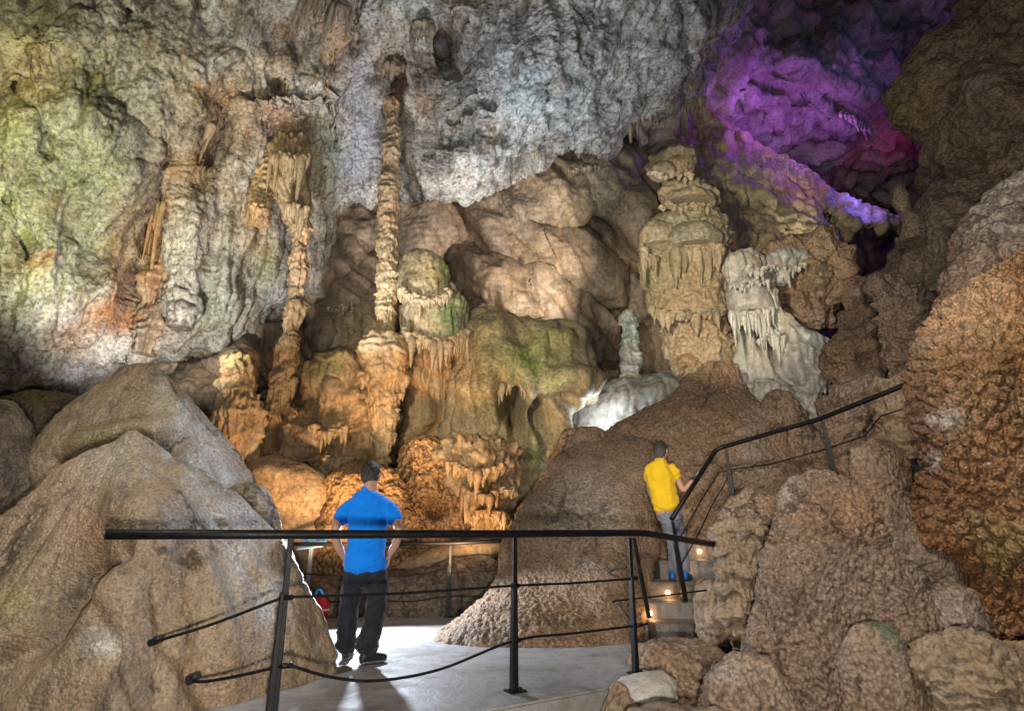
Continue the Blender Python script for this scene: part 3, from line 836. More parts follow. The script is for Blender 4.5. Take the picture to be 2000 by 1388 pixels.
# ------------------------------------------------------------------ standing rock
ROUGH = [('fbm', 0.26, 0.6, 4), ('rid', 0.09, 0.4), ('pop', 0.045, 0.09), ('fbm', 0.02, 0.05, 3)]
POP = lambda a, s: [('fbm', 0.10, 0.8, 4), ('pop', a, s), ('fbm', a * 0.35, s * 0.5, 3)]
BLD = [('fbm', 0.045, 1.2, 3), ('flute', 0.03, 0.30, 0.25), ('fbm', 0.008, 0.06, 4)]
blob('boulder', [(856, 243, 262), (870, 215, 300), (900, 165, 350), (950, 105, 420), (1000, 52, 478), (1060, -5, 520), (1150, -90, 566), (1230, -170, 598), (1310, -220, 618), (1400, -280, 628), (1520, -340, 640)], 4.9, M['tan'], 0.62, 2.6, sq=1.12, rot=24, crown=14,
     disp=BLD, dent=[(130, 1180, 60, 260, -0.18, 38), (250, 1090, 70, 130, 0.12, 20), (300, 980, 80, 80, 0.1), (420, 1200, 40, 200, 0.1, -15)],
     spots=[(330, 885, 20, 26, (0.52, 0.50, 0.48), 0.7), (375, 930, 22, 40, (0.5, 0.48, 0.47), 0.7), (420, 1000, 24, 50, (0.5, 0.48, 0.47), 0.65), (470, 1090, 26, 56, (0.52, 0.5, 0.5), 0.7), (520, 1180, 26, 56, (0.52, 0.5, 0.5), 0.7), (220, 900, 60, 60, (0.42, 0.38, 0.33), 0.5), (200, 1260, 40, 24, (0.6, 0.58, 0.55), 0.7), (170, 1050, 60, 60, (0.34, 0.19, 0.09), 0.5), (230, 1110, 50, 40, DARKM, 0.5), (20, 1170, 50, 40, (0.30, 0.28, 0.10), 0.5), (330, 1120, 70, 120, (0.32, 0.21, 0.11), 0.4), (330, 1020, 70, 60, (0.14, 0.11, 0.09), 0.4), (450, 1330, 90, 60, (0.34, 0.2, 0.09), 0.5), (480, 960, 60, 140, (0.36, 0.34, 0.33), 0.45)],  # pale spots down the right flank paint in its rim light
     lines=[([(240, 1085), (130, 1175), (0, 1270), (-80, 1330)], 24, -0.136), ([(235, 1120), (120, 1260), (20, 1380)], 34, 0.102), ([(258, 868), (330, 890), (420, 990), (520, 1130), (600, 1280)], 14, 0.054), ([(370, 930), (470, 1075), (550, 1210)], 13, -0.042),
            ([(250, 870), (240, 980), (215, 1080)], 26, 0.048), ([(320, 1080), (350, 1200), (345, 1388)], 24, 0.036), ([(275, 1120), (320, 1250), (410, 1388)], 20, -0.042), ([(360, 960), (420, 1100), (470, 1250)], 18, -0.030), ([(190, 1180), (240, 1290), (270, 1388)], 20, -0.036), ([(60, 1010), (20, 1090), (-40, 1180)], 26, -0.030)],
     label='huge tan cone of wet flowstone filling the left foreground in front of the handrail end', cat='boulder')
blob('boulder', [(940, 470, 500), (965, 440, 520), (1000, 420, 540), (1080, 420, 552), (1180, 430, 602), (1260, 440, 645), (1282, 440, 656), (1300, 440, 650), (1400, 440, 640)], 5.75, M['tan'], 0.55, 2.8, sq=1.2, rot=10, crown=12,
     disp=BLD, spots=[(590, 1150, 60, 140, (0.16, 0.14, 0.12), 0.6), (560, 1090, 12, 30, (0.5, 0.48, 0.42), 0.7)],
     label='dark grey-brown leaning slab at the left edge of the path beside the man in blue', cat='boulder')
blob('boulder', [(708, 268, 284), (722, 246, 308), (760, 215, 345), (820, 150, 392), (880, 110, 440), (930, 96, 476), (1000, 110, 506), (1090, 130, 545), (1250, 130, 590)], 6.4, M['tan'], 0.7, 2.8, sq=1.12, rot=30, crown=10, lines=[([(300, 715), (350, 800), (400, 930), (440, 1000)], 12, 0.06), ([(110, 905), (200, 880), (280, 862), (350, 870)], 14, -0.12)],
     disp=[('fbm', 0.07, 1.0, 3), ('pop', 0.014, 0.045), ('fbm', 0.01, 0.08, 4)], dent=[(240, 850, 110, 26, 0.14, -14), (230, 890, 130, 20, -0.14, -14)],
     spots=[(318, 750, 14, 26, (0.48, 0.45, 0.42), 0.7), (352, 810, 20, 36, (0.48, 0.46, 0.45), 0.75), (390, 880, 26, 44, (0.5, 0.48, 0.47), 0.75), (430, 950, 30, 44, (0.5, 0.48, 0.47), 0.75), (290, 800, 90, 40, (0.40, 0.33, 0.2), 0.5), (390, 900, 50, 130, (0.42, 0.40, 0.40), 0.5), (200, 860, 90, 30, (0.3, 0.26, 0.13), 0.5)],  # rim light on the right flank is put into these pale spots
     label='tan pointed boulder with rim light painted pale on its right flank, standing behind the foreground cone', cat='boulder')
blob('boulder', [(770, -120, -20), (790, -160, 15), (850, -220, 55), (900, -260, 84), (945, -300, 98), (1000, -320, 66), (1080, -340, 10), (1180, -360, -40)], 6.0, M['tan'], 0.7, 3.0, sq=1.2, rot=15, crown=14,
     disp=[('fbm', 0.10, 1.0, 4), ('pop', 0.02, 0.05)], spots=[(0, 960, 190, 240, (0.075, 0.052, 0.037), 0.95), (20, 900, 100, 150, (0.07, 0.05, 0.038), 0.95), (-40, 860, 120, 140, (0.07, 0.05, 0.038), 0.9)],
     label='dark brown boulder cut by the left edge of the picture', cat='boulder')
blob('rock', [(760, 20, 120), (790, -40, 190), (850, -60, 240), (900, -40, 250), (980, -20, 240)], 8.0, M['dark'], 0.6, 3.2, disp=POP(0.06, 0.14), spots=[(60, 775, 60, 16, (0.3, 0.24, 0.05), 0.6)],
     label='dark rough rock in the shade between the two left boulders and the wall', cat='rock')

# brown mounds right of the path
blob('mound', [(838, 1190, 1216, 9.7), (850, 1160, 1290, 9.6), (880, 1110, 1320, 9.5), (930, 1060, 1330, 9.2), (985, 1020, 1325, 8.9), (1060, 985, 1305, 8.5), (1130, 960, 1278, 8.0), (1200, 890, 1252, 7.4), (1245, 860, 1250, 7.1), (1290, 845, 1254, 6.95), (1330, 840, 1270, 6.8)], 7.4, M['brownp'], 0.62, 2.6, sq=1.6, rot=20,
     disp=[('fbm', 0.14, 1.3, 3), ('pop', 0.026, 0.06), ('fbm', 0.012, 0.04, 3)], spots=[(1150, 985, 90, 80, (0.36, 0.31, 0.26), 0.7), (1020, 1050, 40, 60, (0.1, 0.08, 0.06), 0.4), (1280, 1010, 50, 50, (0.12, 0.07, 0.04), 0.4), (1080, 1200, 150, 60, (0.28, 0.17, 0.08), 0.5)],
     label='broad brown popcorn mound rising from the path behind the front handrail', cat='mound')
blob('mound', [(704, 1392, 1412), (716, 1376, 1440), (745, 1345, 1462), (780, 1300, 1490), (815, 1240, 1540), (850, 1180, 1570), (900, 1120, 1600), (960, 1100, 1640), (1060, 1100, 1660), (1180, 1100, 1660)], 9.9, M['brownp'], 0.5, 2.6, sq=1.5, rot=30,
     disp=[('fbm', 0.14, 1.2, 4), ('popm', 0.06, 0.11, 1.0), ('pop', 0.022, 0.06), ('fbm', 0.02, 0.06, 3)], spots=[(1400, 730, 40, 26, (0.36, 0.2, 0.09), 0.6), (1460, 860, 26, 50, (0.45, 0.42, 0.38), 0.5), (1390, 830, 120, 60, (0.27, 0.16, 0.08), 0.5)],
     label='rust-brown peaked mound above the stairs behind the man in yellow', cat='mound')
blob('mound', [(758, 1510, 1524), (775, 1490, 1548), (810, 1478, 1572), (860, 1470, 1590), (940, 1460, 1610)], 9.3, M['brownp'], 0.7, 2.8, disp=POP(0.035, 0.08), label='small smooth brown cone at the foot of the white flowstone', cat='mound')
blob('rock', [(832, 1120, 1160), (846, 1098, 1178), (870, 1086, 1190), (910, 1080, 1180), (940, 1085, 1170)], 9.6, M['brownp'], 0.7, 2.8, disp=POP(0.06, 0.12), label='small dark brown rock at the left foot of the bright blue-white flowstone', cat='rock')

# right hand side
blob('rock_wall', [(-330, 1930, 2900), (-100, 1880, 2900), (0, 1896, 2900), (60, 1850, 2900), (115, 1800, 2900), (160, 1798, 2900), (215, 1832, 2900), (290, 1856, 2900), (340, 1872, 2900), (380, 1820, 2900), (430, 1790, 2900), (520, 1780, 2900), (580, 1800, 2900), (700, 1850, 2900), (900, 1880, 2900)], 8.6, M['dark'], 0.55, 3.2,
     disp=[('fbm', 0.30, 1.2, 4), ('rid', 0.14, 0.7), ('popm', 0.14, 0.20, 1.1), ('pop', 0.06, 0.09), ('fbm', 0.03, 0.1, 3)], dent=[(1930, 170, 60, 50, 0.3), (1800, 90, 60, 70, 0.25), (1880, 330, 90, 40, -0.2, 20), (1840, 120, 30, 120, -0.3, 30)],
     spots=[(1800, 110, 60, 70, (0.26, 0.2, 0.13), 0.6), (1810, 210, 24, 60, (0.30, 0.22, 0.08), 0.6), (1830, 480, 90, 90, (0.22, 0.17, 0.13), 0.7), (1930, 170, 40, 40, (0.24, 0.2, 0.18), 0.5)],
     label='overhanging dark brown rock wall at the upper right', cat='rock wall')
blob('stalagmite', [(356, 1752, 1764), (368, 1740, 1776), (390, 1742, 1778), (410, 1756, 1782), (440, 1766, 1800), (470, 1766, 1800)], 7.9, M['greyp'], 0.8, 2.4, disp=POP(0.02, 0.06), label='small pale stump on the edge of the dark hole, upper right', cat='stalagmite')
blob('rock', [(258, 2010, 2500), (300, 1968, 2500), (350, 1925, 2500), (410, 1898, 2500), (470, 1880, 2500), (560, 1860, 2500), (640, 1850, 2500)], 6.3, M['greyp'], 0.5, 2.6, disp=[('fbm', 0.10, 0.7, 4), ('flute', 0.04, 0.12, 0.2), ('pop', 0.03, 0.055)],
     spots=[(1950, 360, 110, 120, (0.52, 0.46, 0.40), 0.7)], label='pale fluted rock at the right edge above the rust-orange slab', cat='rock')
blob('rock_slab', [(395, 2060, 2900), (425, 1980, 2900), (455, 1922, 2900), (500, 1872, 2900), (545, 1838, 2900), (590, 1818, 2900), (640, 1808, 2900), (700, 1804, 2900), (850, 1808, 2900), (980, 1806, 2900), (1040, 1806, 2900), (1090, 1850, 2900), (1140, 1895, 2900), (1200, 1925, 2900), (1270, 1990, 2900), (1360, 2080, 2900)], 5.6, M['rustp'], 0.36, 2.6, sq=2.1,
     disp=[('fbm', 0.10, 0.9, 4), ('flute', 0.06, 0.35, 0.3), ('popf', 0.085, 0.125), ('pop', 0.035, 0.042), ('fbm', 0.02, 0.05, 3)],
     spots=[(1810, 900, 50, 200, (0.15, 0.06, 0.03), 0.6), (1900, 1150, 70, 60, (0.2, 0.08, 0.03), 0.5), (1860, 620, 90, 90, (0.36, 0.25, 0.16), 0.6), (1800, 600, 20, 60, (0.5, 0.46, 0.44), 0.6), (1850, 820, 30, 20, WHITEC, 0.6), (1820, 900, 14, 20, WHITEC, 0.6), (1930, 650, 100, 90, (0.34, 0.24, 0.12), 0.5), (1960, 1080, 60, 80, (0.34, 0.28, 0.1), 0.5), (1800, 800, 20, 200, (0.1, 0.06, 0.04), 0.5)],
     label='huge rust-orange slab of popcorn calcite filling the right edge', cat='rock slab')
blob('mound', [(914, 1572, 1592), (926, 1550, 1624), (950, 1532, 1652), (1000, 1516, 1690), (1060, 1500, 1722), (1120, 1475, 1765), (1200, 1450, 1815), (1260, 1436, 1860), (1330, 1440, 1900), (1420, 1440, 1920)], 5.9, M['greyp'], 0.6, 2.5, sq=1.6, rot=30,
     disp=[('fbm', 0.14, 0.9, 4), ('popf', 0.032, 0.062), ('fbm', 0.012, 0.03, 3)], dent=[(1660, 1190, 100, 60, -0.12, 35), (1600, 1120, 70, 160, 0.12, 12)], spots=[(1640, 1010, 60, 50, (0.36, 0.20, 0.10), 0.6), (1540, 960, 30, 30, (0.4, 0.35, 0.3), 0.5), (1640, 1130, 70, 60, (0.28, 0.2, 0.17), 0.5)],
     label='large grey-brown popcorn mound right of the stairs', cat='mound')
blob('boulder', [(856, 1690, 1716), (880, 1660, 1750), (930, 1660, 1770), (985, 1668, 1784), (1040, 1690, 1820), (1090, 1720, 1862), (1125, 1760, 1884), (1145, 1790, 1886), (1170, 1800, 1870)], 5.75, M['greyp'], 0.7, 2.7,
     disp=[('fbm', 0.08, 0.8, 4), ('pop', 0.015, 0.045), ('fbm', 0.012, 0.05, 3)], spots=[(1700, 900, 50, 60, (0.2, 0.12, 0.07), 0.6), (1800, 1080, 80, 50, (0.24, 0.18, 0.15), 0.6)], label='smooth brown whale-backed boulder leaning under the rust-orange slab', cat='boulder')
blob('boulder', [(1212, 1690, 1712), (1225, 1670, 1740), (1270, 1650, 1775), (1330, 1640, 1810), (1400, 1630, 1830), (1480, 1630, 1840)], 5.2, M['greyp'], 0.7, 2.5, sq=1.5, rot=15, disp=[('fbm', 0.07, 0.6, 4), ('pop', 0.016, 0.035)], spots=[(1712, 1222, 18, 12, (0.07, 0.15, 0.08), 0.6), (1735, 1240, 16, 16, (0.06, 0.14, 0.07), 0.6), (1752, 1262, 10, 18, (0.08, 0.15, 0.09), 0.5), (1760, 1320, 12, 50, (0.4, 0.36, 0.3), 0.6)],
     label='rounded grey boulder with a green algae patch on its crown, lower right', cat='boulder')
blob('boulder', [(1270, 1420, 1450), (1282, 1396, 1490), (1310, 1376, 1525), (1350, 1368, 1556), (1400, 1360, 1580), (1480, 1350, 1600)], 4.7, M['greyp'], 0.7, 2.5, sq=1.4, rot=35, disp=[('fbm', 0.07, 0.5, 4), ('pop', 0.035, 0.05)], spots=[(1420, 1310, 40, 30, (0.42, 0.37, 0.32), 0.6)],
     label='grainy grey boulder at the bottom right of the path end', cat='boulder')
blob('rock', [(1135, 1840, 1880), (1150, 1822, 1905), (1200, 1808, 1925), (1250, 1800, 1935), (1300, 1800, 1940)], 5.6, M['greyp'], 0.7, 2.6, disp=POP(0.04, 0.07), spots=[(1860, 1200, 70, 60, (0.40, 0.32, 0.28), 0.7)], label='pale pinkish popcorn rock tucked below the rust-orange slab', cat='rock')
blob('rock', [(1222, 1830, 1900), (1240, 1810, 1960), (1290, 1800, 2020), (1350, 1815, 2060), (1420, 1830, 2100)], 4.9, M['layer'], 0.7, 2.6, disp=[('fbm', 0.10, 0.5, 4), ('tier', 0.03, 0.07), ('fbm', 0.05, 0.22, 4), ('fbm', 0.015, 0.05, 3)], label='yellowish layered rock in the bottom right corner', cat='rock')
blob('rock', [(1230, 1930, 2300), (1280, 1950, 2300), (1400, 1980, 2300)], 4.6, M['layer'], 0.5, 2.6, disp=POP(0.03, 0.06), label='sandy rock cut by the lower right edge', cat='rock')
# layered ledges beside the stairs
blob('rock', [(1010, 1420, 1490), (1022, 1400, 1500), (1060, 1394, 1488), (1100, 1400, 1482), (1140, 1396, 1478), (1180, 1404, 1466), (1230, 1416, 1450), (1270, 1430, 1444)], 6.3, M['layer'], 0.8, 2.4, disp=[('fbm', 0.06, 0.4, 4), ('tier', 0.05, 0.19), ('fbm', 0.05, 0.16, 3), ('flute', 0.03, 0.06, 0.2), ('fbm', 0.02, 0.06, 3)], label='stack of worn layered ledges on the right of the stairs', cat='rock')
blob('rock', [(950, 1430, 1500), (965, 1410, 1540), (1000, 1400, 1545), (1040, 1404, 1530)], 7.0, M['brownp'], 0.8, 2.4, disp=POP(0.06, 0.11), label='knobbly brown rock above the layered ledges by the stairs', cat='rock')
blob('rock', [(1130, 1376, 1400), (1150, 1362, 1420), (1190, 1352, 1426), (1230, 1356, 1430), (1260, 1370, 1430)], 6.5, M['layer'], 0.8, 2.4, disp=[('fbm', 0.10, 0.4, 4), ('fbm', 0.02, 0.06, 3)], label='jagged grey rock between the stair ends and the layered ledges', cat='rock')
blob('rock', [(1250, 1260, 1330), (1262, 1230, 1390), (1290, 1220, 1420), (1330, 1230, 1440), (1380, 1240, 1450)], 5.7, M['brownp'], 0.7, 2.6, disp=POP(0.05, 0.09), label='low brown rock rubble beside the path end below the stairs', cat='rock')
blob('rock', [(1328, 1196, 1212), (1340, 1184, 1226), (1365, 1172, 1244), (1400, 1160, 1270), (1450, 1150, 1290)], 4.75, M['layer'], 0.8, 2.4, disp=POP(0.02, 0.05), spots=[(1210, 1350, 14, 14, (0.35, 0.18, 0.07), 0.6)], label='small pointed tan rock against the front edge of the path', cat='rock')
blob('rock', [(1370, 1250, 1330), (1385, 1230, 1400), (1440, 1200, 1480)], 4.3, M['layer'], 0.8, 2.6, disp=POP(0.04, 0.1), label='flat grey rubble at the bottom edge below the concrete block', cat='rock')
blob('concrete_block', [(1308, 1292, 1300), (1312, 1250, 1312), (1335, 1205, 1320), (1362, 1212, 1322), (1374, 1230, 1300)], 4.98, M['block'], 0.7, 2.4, sq=3.5, disp=[('fbm', 0.03, 0.3, 4), ('fbm', 0.012, 0.06, 3)], spots=[(1270, 1335, 90, 60, (0.62, 0.60, 0.56), 0.9)], label='broken pale concrete block at the corner of the path', cat='concrete block')
# middle right
blob('boulder', [(454, 1560, 1580), (462, 1546, 1606), (485, 1500, 1640), (515, 1490, 1664), (550, 1500, 1668), (590, 1520, 1655), (625, 1550, 1630), (645, 1570, 1610)], 11.2, M['brownp'], 0.7, 2.4, disp=ROUGH, sq=1.5, rot=20, spots=[(1590, 490, 50, 30, (0.36, 0.27, 0.16), 0.5)], label='brown boulder perched between the white flowstone and the dark hole', cat='boulder')
blob('rock', [(540, 1680, 1700), (550, 1668, 1726), (590, 1650, 1740), (620, 1630, 1780), (680, 1620, 1800), (740, 1640, 1800), (800, 1660, 1800), (860, 1660, 1800)], 9.3, M['brownp'], 0.6, 2.4, sq=1.5, rot=30, disp=ROUGH, spots=[(1750, 610, 26, 30, (0.5, 0.46, 0.43), 0.6), (1650, 640, 60, 50, (0.16, 0.11, 0.08), 0.5)], label='craggy brown rocks under the dark hole, left of the rust-orange slab', cat='rock')
blob('rock', [(540, 1730, 1760), (550, 1715, 1790), (590, 1710, 1820), (660, 1720, 1830), (760, 1740, 1840)], 8.2, M['greyp'], 0.6, 2.4, sq=1.4, rot=10, disp=ROUGH, label='rough grey rock touching the top left of the rust-orange slab', cat='rock')
blob('rock', [(735, 1736, 1770), (745, 1722, 1800), (790, 1716, 1830), (840, 1716, 1830), (900, 1720, 1830)], 7.8, M['layer'], 0.6, 2.4, disp=ROUGH, label='lumpy tan rock behind the top of the stair handrail', cat='rock')
blob('rock', [(860, 1650, 1690), (875, 1630, 1740), (930, 1620, 1780), (1000, 1630, 1800)], 7.6, M['brownp'], 0.6, 2.4, sq=1.4, rot=40, disp=[('fbm', 0.14, 0.7, 4), ('pop', 0.03, 0.07)], spots=[(1700, 900, 60, 50, (0.2, 0.11, 0.06), 0.6)], label='rounded brown rock in shade below the stair handrail', cat='rock')
blob('rock', [(745, 1620, 1680), (760, 1600, 1720), (800, 1590, 1730), (870, 1580, 1730), (960, 1570, 1720)], 8.8, M['greyp'], 0.6, 2.4, sq=1.4, rot=25, disp=ROUGH, label='dull brown rock right of the white flowstone foot', cat='rock')
# ------------------------------------------------------------------ dripstone: columns, stalagmites, flowstones
def column(name, rows, Y, mat, label, cat='column', tier=0.05, per=0.2, spots=(), extra=(), fr=(), kd=0.95, step=2.2, dent=()):
    o = blob(name, rows, Y, mat, kd, step, disp=[('fbm', 0.05, 0.45, 3), ('tier', tier, per), ('flute', tier * 0.5, 0.10, 0.12), ('fbm', 0.02, 0.07, 3)] + list(extra), spots=spots, dent=dent, label=label, cat=cat)
    for (line, L, R, n) in fr:
        drips('drip_fringe', line, Y, L, R, n, mat, o, depth=0.05)
    return o


column('column', [(190, 750, 776), (230, 752, 778), (280, 748, 782), (340, 744, 780), (400, 738, 780), (470, 740, 778), (540, 736, 776), (600, 738, 774), (650, 735, 774), (662, 712, 794), (690, 702, 804), (730, 708, 798), (752, 716, 786), (780, 722, 780), (830, 724, 774), (880, 732, 764), (915, 736, 760)], 10.6, M['amber'],
       'tall slender pale column running up the middle of the wall with a thick knobbly collar', tier=0.022, per=0.21, extra=[('popm', 0.035, 0.10, 0.5), ('fbm', 0.06, 0.35, 3)], spots=[(757, 300, 30, 130, (0.36, 0.25, 0.16), 0.5), (755, 580, 30, 80, (0.33, 0.30, 0.18), 0.6), (760, 460, 30, 60, (0.4, 0.3, 0.2), 0.5)],
       fr=[([(704, 720), (720, 745), (760, 752), (798, 730)], (20, 60), (4, 9), 34), ([(722, 800), (750, 806), (778, 800)], (16, 50), (4, 8), 18), ([(718, 770), (784, 770)], (16, 46), (4, 8), 18), ([(726, 850), (772, 850)], (30, 60), (4, 9), 12)])
column('column', [(430, 576, 600), (470, 572, 600), (540, 564, 594), (580, 566, 592), (600, 558, 596), (615, 556, 594), (650, 552, 582), (670, 542, 584), (700, 536, 580), (735, 530, 578), (770, 524, 566), (820, 516, 590), (860, 506, 596), (900, 500, 600), (930, 498, 604)], 10.9, M['amber'],
       'thin crooked column hanging from the draperies and widening to an orange foot', tier=0.03, per=0.26, extra=[('fbm', 0.05, 0.3, 4), ('flute', 0.03, 0.09, 0.1)], spots=[(575, 520, 20, 80, (0.36, 0.26, 0.17), 0.5)], fr=[([(540, 735), (576, 740)], (30, 90), (4, 9), 12), ([(512, 820), (590, 824)], (20, 60), (5, 10), 20)], dent=[(540, 845, 9, 30, -0.35), (556, 800, 8, 24, -0.3)])
column('stalagmite', [(688, 448, 470), (698, 440, 482), (730, 434, 492), (770, 430, 498), (790, 424, 510), (810, 420, 512), (840, 414, 506), (880, 418, 498), (930, 424, 484)], 9.9, M['amber'],
       'stubby orange stalagmite with folded flutes left of the columns', 'stalagmite', 0.05, 0.42, extra=[('flute', 0.09, 0.10, 0.15)], spots=[(460, 705, 20, 16, (0.42, 0.34, 0.14), 0.7)], fr=[([(420, 808), (466, 822), (511, 806)], (20, 60), (4, 9), 20)])
column('stalagmite', [(603, 1216, 1240), (612, 1211, 1244), (650, 1214, 1246), (700, 1210, 1250), (740, 1214, 1254), (766, 1220, 1254)], 12.4, M['white'],
       'small grey-green stack-of-plates stalagmite on the blue-white flowstone', 'stalagmite', 0.06, 0.24, extra=[('fbm', 0.07, 0.25, 4)], spots=[(1230, 640, 40, 60, (0.26, 0.32, 0.27), 0.8), (1236, 750, 26, 24, (0.36, 0.24, 0.14), 0.8)])
# tower, layered, in tiers
tower = column('stalagmite_tower', [(284, 1322, 1342), (292, 1306, 1356), (312, 1270, 1358), (335, 1264, 1352), (352, 1292, 1348), (368, 1290, 1370), (382, 1286, 1396), (400, 1298, 1402), (418, 1310, 1396), (430, 1284, 1404), (444, 1260, 1418), (470, 1250, 1424), (505, 1248, 1424), (545, 1254, 1420), (585, 1268, 1416), (620, 1282, 1420), (670, 1296, 1432), (705, 1306, 1440), (740, 1330, 1450)], 11.3, M['yellow'],
       'massive tiered stalagmite tower with hanging curtains right of centre', 'stalagmite', 0.045, 0.30, spots=[(1310, 310, 50, 30, (0.42, 0.28, 0.17), 0.7), (1340, 380, 60, 40, (0.30, 0.26, 0.14), 0.5), (1330, 440, 70, 26, (0.24, 0.25, 0.16), 0.7), (1270, 520, 30, 90, (0.22, 0.25, 0.14), 0.6), (1350, 630, 80, 90, (0.40, 0.26, 0.14), 0.7), (1360, 530, 50, 40, (0.40, 0.30, 0.16), 0.6)], kd=0.85)
for ln, L, R, n in [([(1252, 478), (1268, 500), (1284, 498)], (30, 100), (5, 9), 14), ([(1318, 478), (1350, 486), (1384, 480), (1408, 474)], (40, 130), (6, 12), 26), ([(1270, 600), (1330, 610), (1416, 600)], (20, 80), (6, 12), 30), ([(1290, 398), (1340, 404), (1396, 398)], (12, 36), (4, 8), 24), ([(1268, 340), (1310, 346), (1352, 340)], (10, 26), (4, 8), 18)]:
    drips('curtain', ln, 10.55, L, R, n, M['yellow'], tower, depth=0.06)
blob('dome', [(436, 1326, 1346), (440, 1310, 1372), (455, 1300, 1400), (474, 1298, 1412), (488, 1306, 1404)], 10.75, M['yellow'], 0.9, 2.2, disp=[('fbm', 0.04, 0.4, 3), ('fbm', 0.01, 0.06, 3)], spots=[(1350, 460, 80, 30, (0.24, 0.24, 0.17), 0.8)], parent=tower)
# jellyfish-like domes with two rows of curtains
jel = blob('flowstone_dome', [(488, 806, 846), (494, 794, 856), (512, 784, 868), (540, 778, 876), (565, 776, 880), (580, 780, 880), (592, 790, 876)], 10.7, M['yellow'], 0.9, 2.2, disp=[('fbm', 0.06, 0.5, 3), ('flute', 0.03, 0.12, 0.2), ('fbm', 0.01, 0.06, 3)],
           spots=[(800, 520, 40, 50, (0.14, 0.11, 0.06), 0.7), (850, 540, 40, 40, (0.34, 0.27, 0.12), 0.6), (870, 530, 16, 40, (0.22, 0.27, 0.08), 0.6)], label='greenish jellyfish-shaped flowstone dome with two tiers of hanging curtains', cat='flowstone', base=pv(845, 700, 11.0))
d2 = blob('lower_dome', [(566, 866, 892), (575, 838, 908), (600, 790, 915), (640, 786, 914), (664, 800, 910), (680, 830, 905)], 10.9, M['yellow'], 0.85, 2.2, disp=[('fbm', 0.06, 0.5, 3), ('flute', 0.05, 0.12, 0.2)], spots=[(880, 620, 40, 50, (0.10, 0.19, 0.08), 0.75), (895, 590, 20, 30, (0.20, 0.25, 0.10), 0.5)], parent=jel)
for ln, L, R, n, y in [([(778, 560), (800, 574), (830, 584), (860, 578), (880, 560)], (20, 56), (4, 8), 46, 10.27), ([(786, 640), (830, 660), (880, 664), (914, 640)], (30, 90), (4, 9), 56, 10.45), ([(800, 600), (880, 600)], (20, 70), (4, 7), 30, 10.7), ([(890, 650), (908, 640)], (40, 130), (5, 10), 10, 10.8), ([(786, 590), (800, 640)], (40, 110), (5, 10), 12, 10.9)]:
    drips('curtain', ln, y, L, R, n, M['yellow'], jel, depth=0.05)
blob('support', [(640, 800, 900), (700, 800, 900), (760, 796, 900), (840, 790, 900), (900, 780, 920)], 11.6, M['amber'], 0.6, 2.6, disp=[('fbm', 0.14, 0.5, 4), ('flute', 0.10, 0.15, 0.2)], dent=[(815, 800, 40, 40, -0.8)], parent=jel)
# skull-like flowstone
HOL = [(1010, 800, 20, 48, -1.3, -4), (984, 780, 12, 34, -1.0), (1056, 815, 18, 38, -1.1), (1100, 775, 24, 20, -0.35), (1062, 860, 10, 30, -0.4)]
sk = blob('flowstone_mound', [(612, 930, 990), (622, 915, 1040), (645, 905, 1090), (680, 892, 1135), (720, 886, 1156), (770, 870, 1166), (800, 862, 1130), (850, 856, 1100), (900, 870, 1080), (950, 880, 1075), (1010, 900, 1070)], 11.6, M['yellow'], 0.7, 2.5,
          disp=[('fbm', 0.14, 0.9, 3), ('flute', 0.10, 0.35, 0.3), ('fbm', 0.015, 0.1, 3)], dent=HOL + [(1014, 770, 70, 22, 0.22, 6), (1120, 745, 50, 22, 0.25), (1035, 850, 14, 60, 0.25), (1090, 830, 16, 60, 0.22), (960, 690, 60, 90, 0.25, 10), (1100, 700, 50, 60, 0.25), (1010, 650, 26, 24, -0.2), (1080, 690, 16, 34, -0.2)],
          spots=[(1020, 700, 70, 50, (0.25, 0.29, 0.10), 0.75), (1070, 680, 40, 60, (0.24, 0.30, 0.11), 0.65), (1130, 700, 30, 60, (0.2, 0.17, 0.13), 0.6), (1060, 760, 60, 30, (0.30, 0.33, 0.14), 0.6), (1050, 880, 40, 60, (0.28, 0.30, 0.14), 0.7), (930, 760, 60, 80, (0.38, 0.27, 0.12), 0.6), (980, 640, 60, 30, (0.34, 0.30, 0.13), 0.6), (960, 830, 40, 120, (0.36, 0.29, 0.14), 0.5), (1045, 770, 30, 20, (0.5, 0.47, 0.40), 0.6), (950, 640, 50, 16, DARKM, 0.4), (1085, 900, 20, 60, (0.42, 0.27, 0.13), 0.7)],
          label='smooth green-stained flowstone mound with skull-like hollows, right of centre', cat='flowstone')
for ln, L, R, n, y in [([(972, 742), (1000, 738), (1030, 742), (1056, 750)], (20, 60), (4, 8), 26, 10.72), ([(1080, 738), (1110, 738), (1140, 744)], (16, 44), (4, 8), 18, 10.85), ([(962, 636), (1000, 646)], (14, 30), (4, 7), 14, 10.9), ([(1060, 700), (1096, 716), (1120, 716)], (10, 26), (4, 7), 14, 10.8)]:
    drips('curtain', ln, y, L, R, n, M['yellow'], sk, depth=0.06)
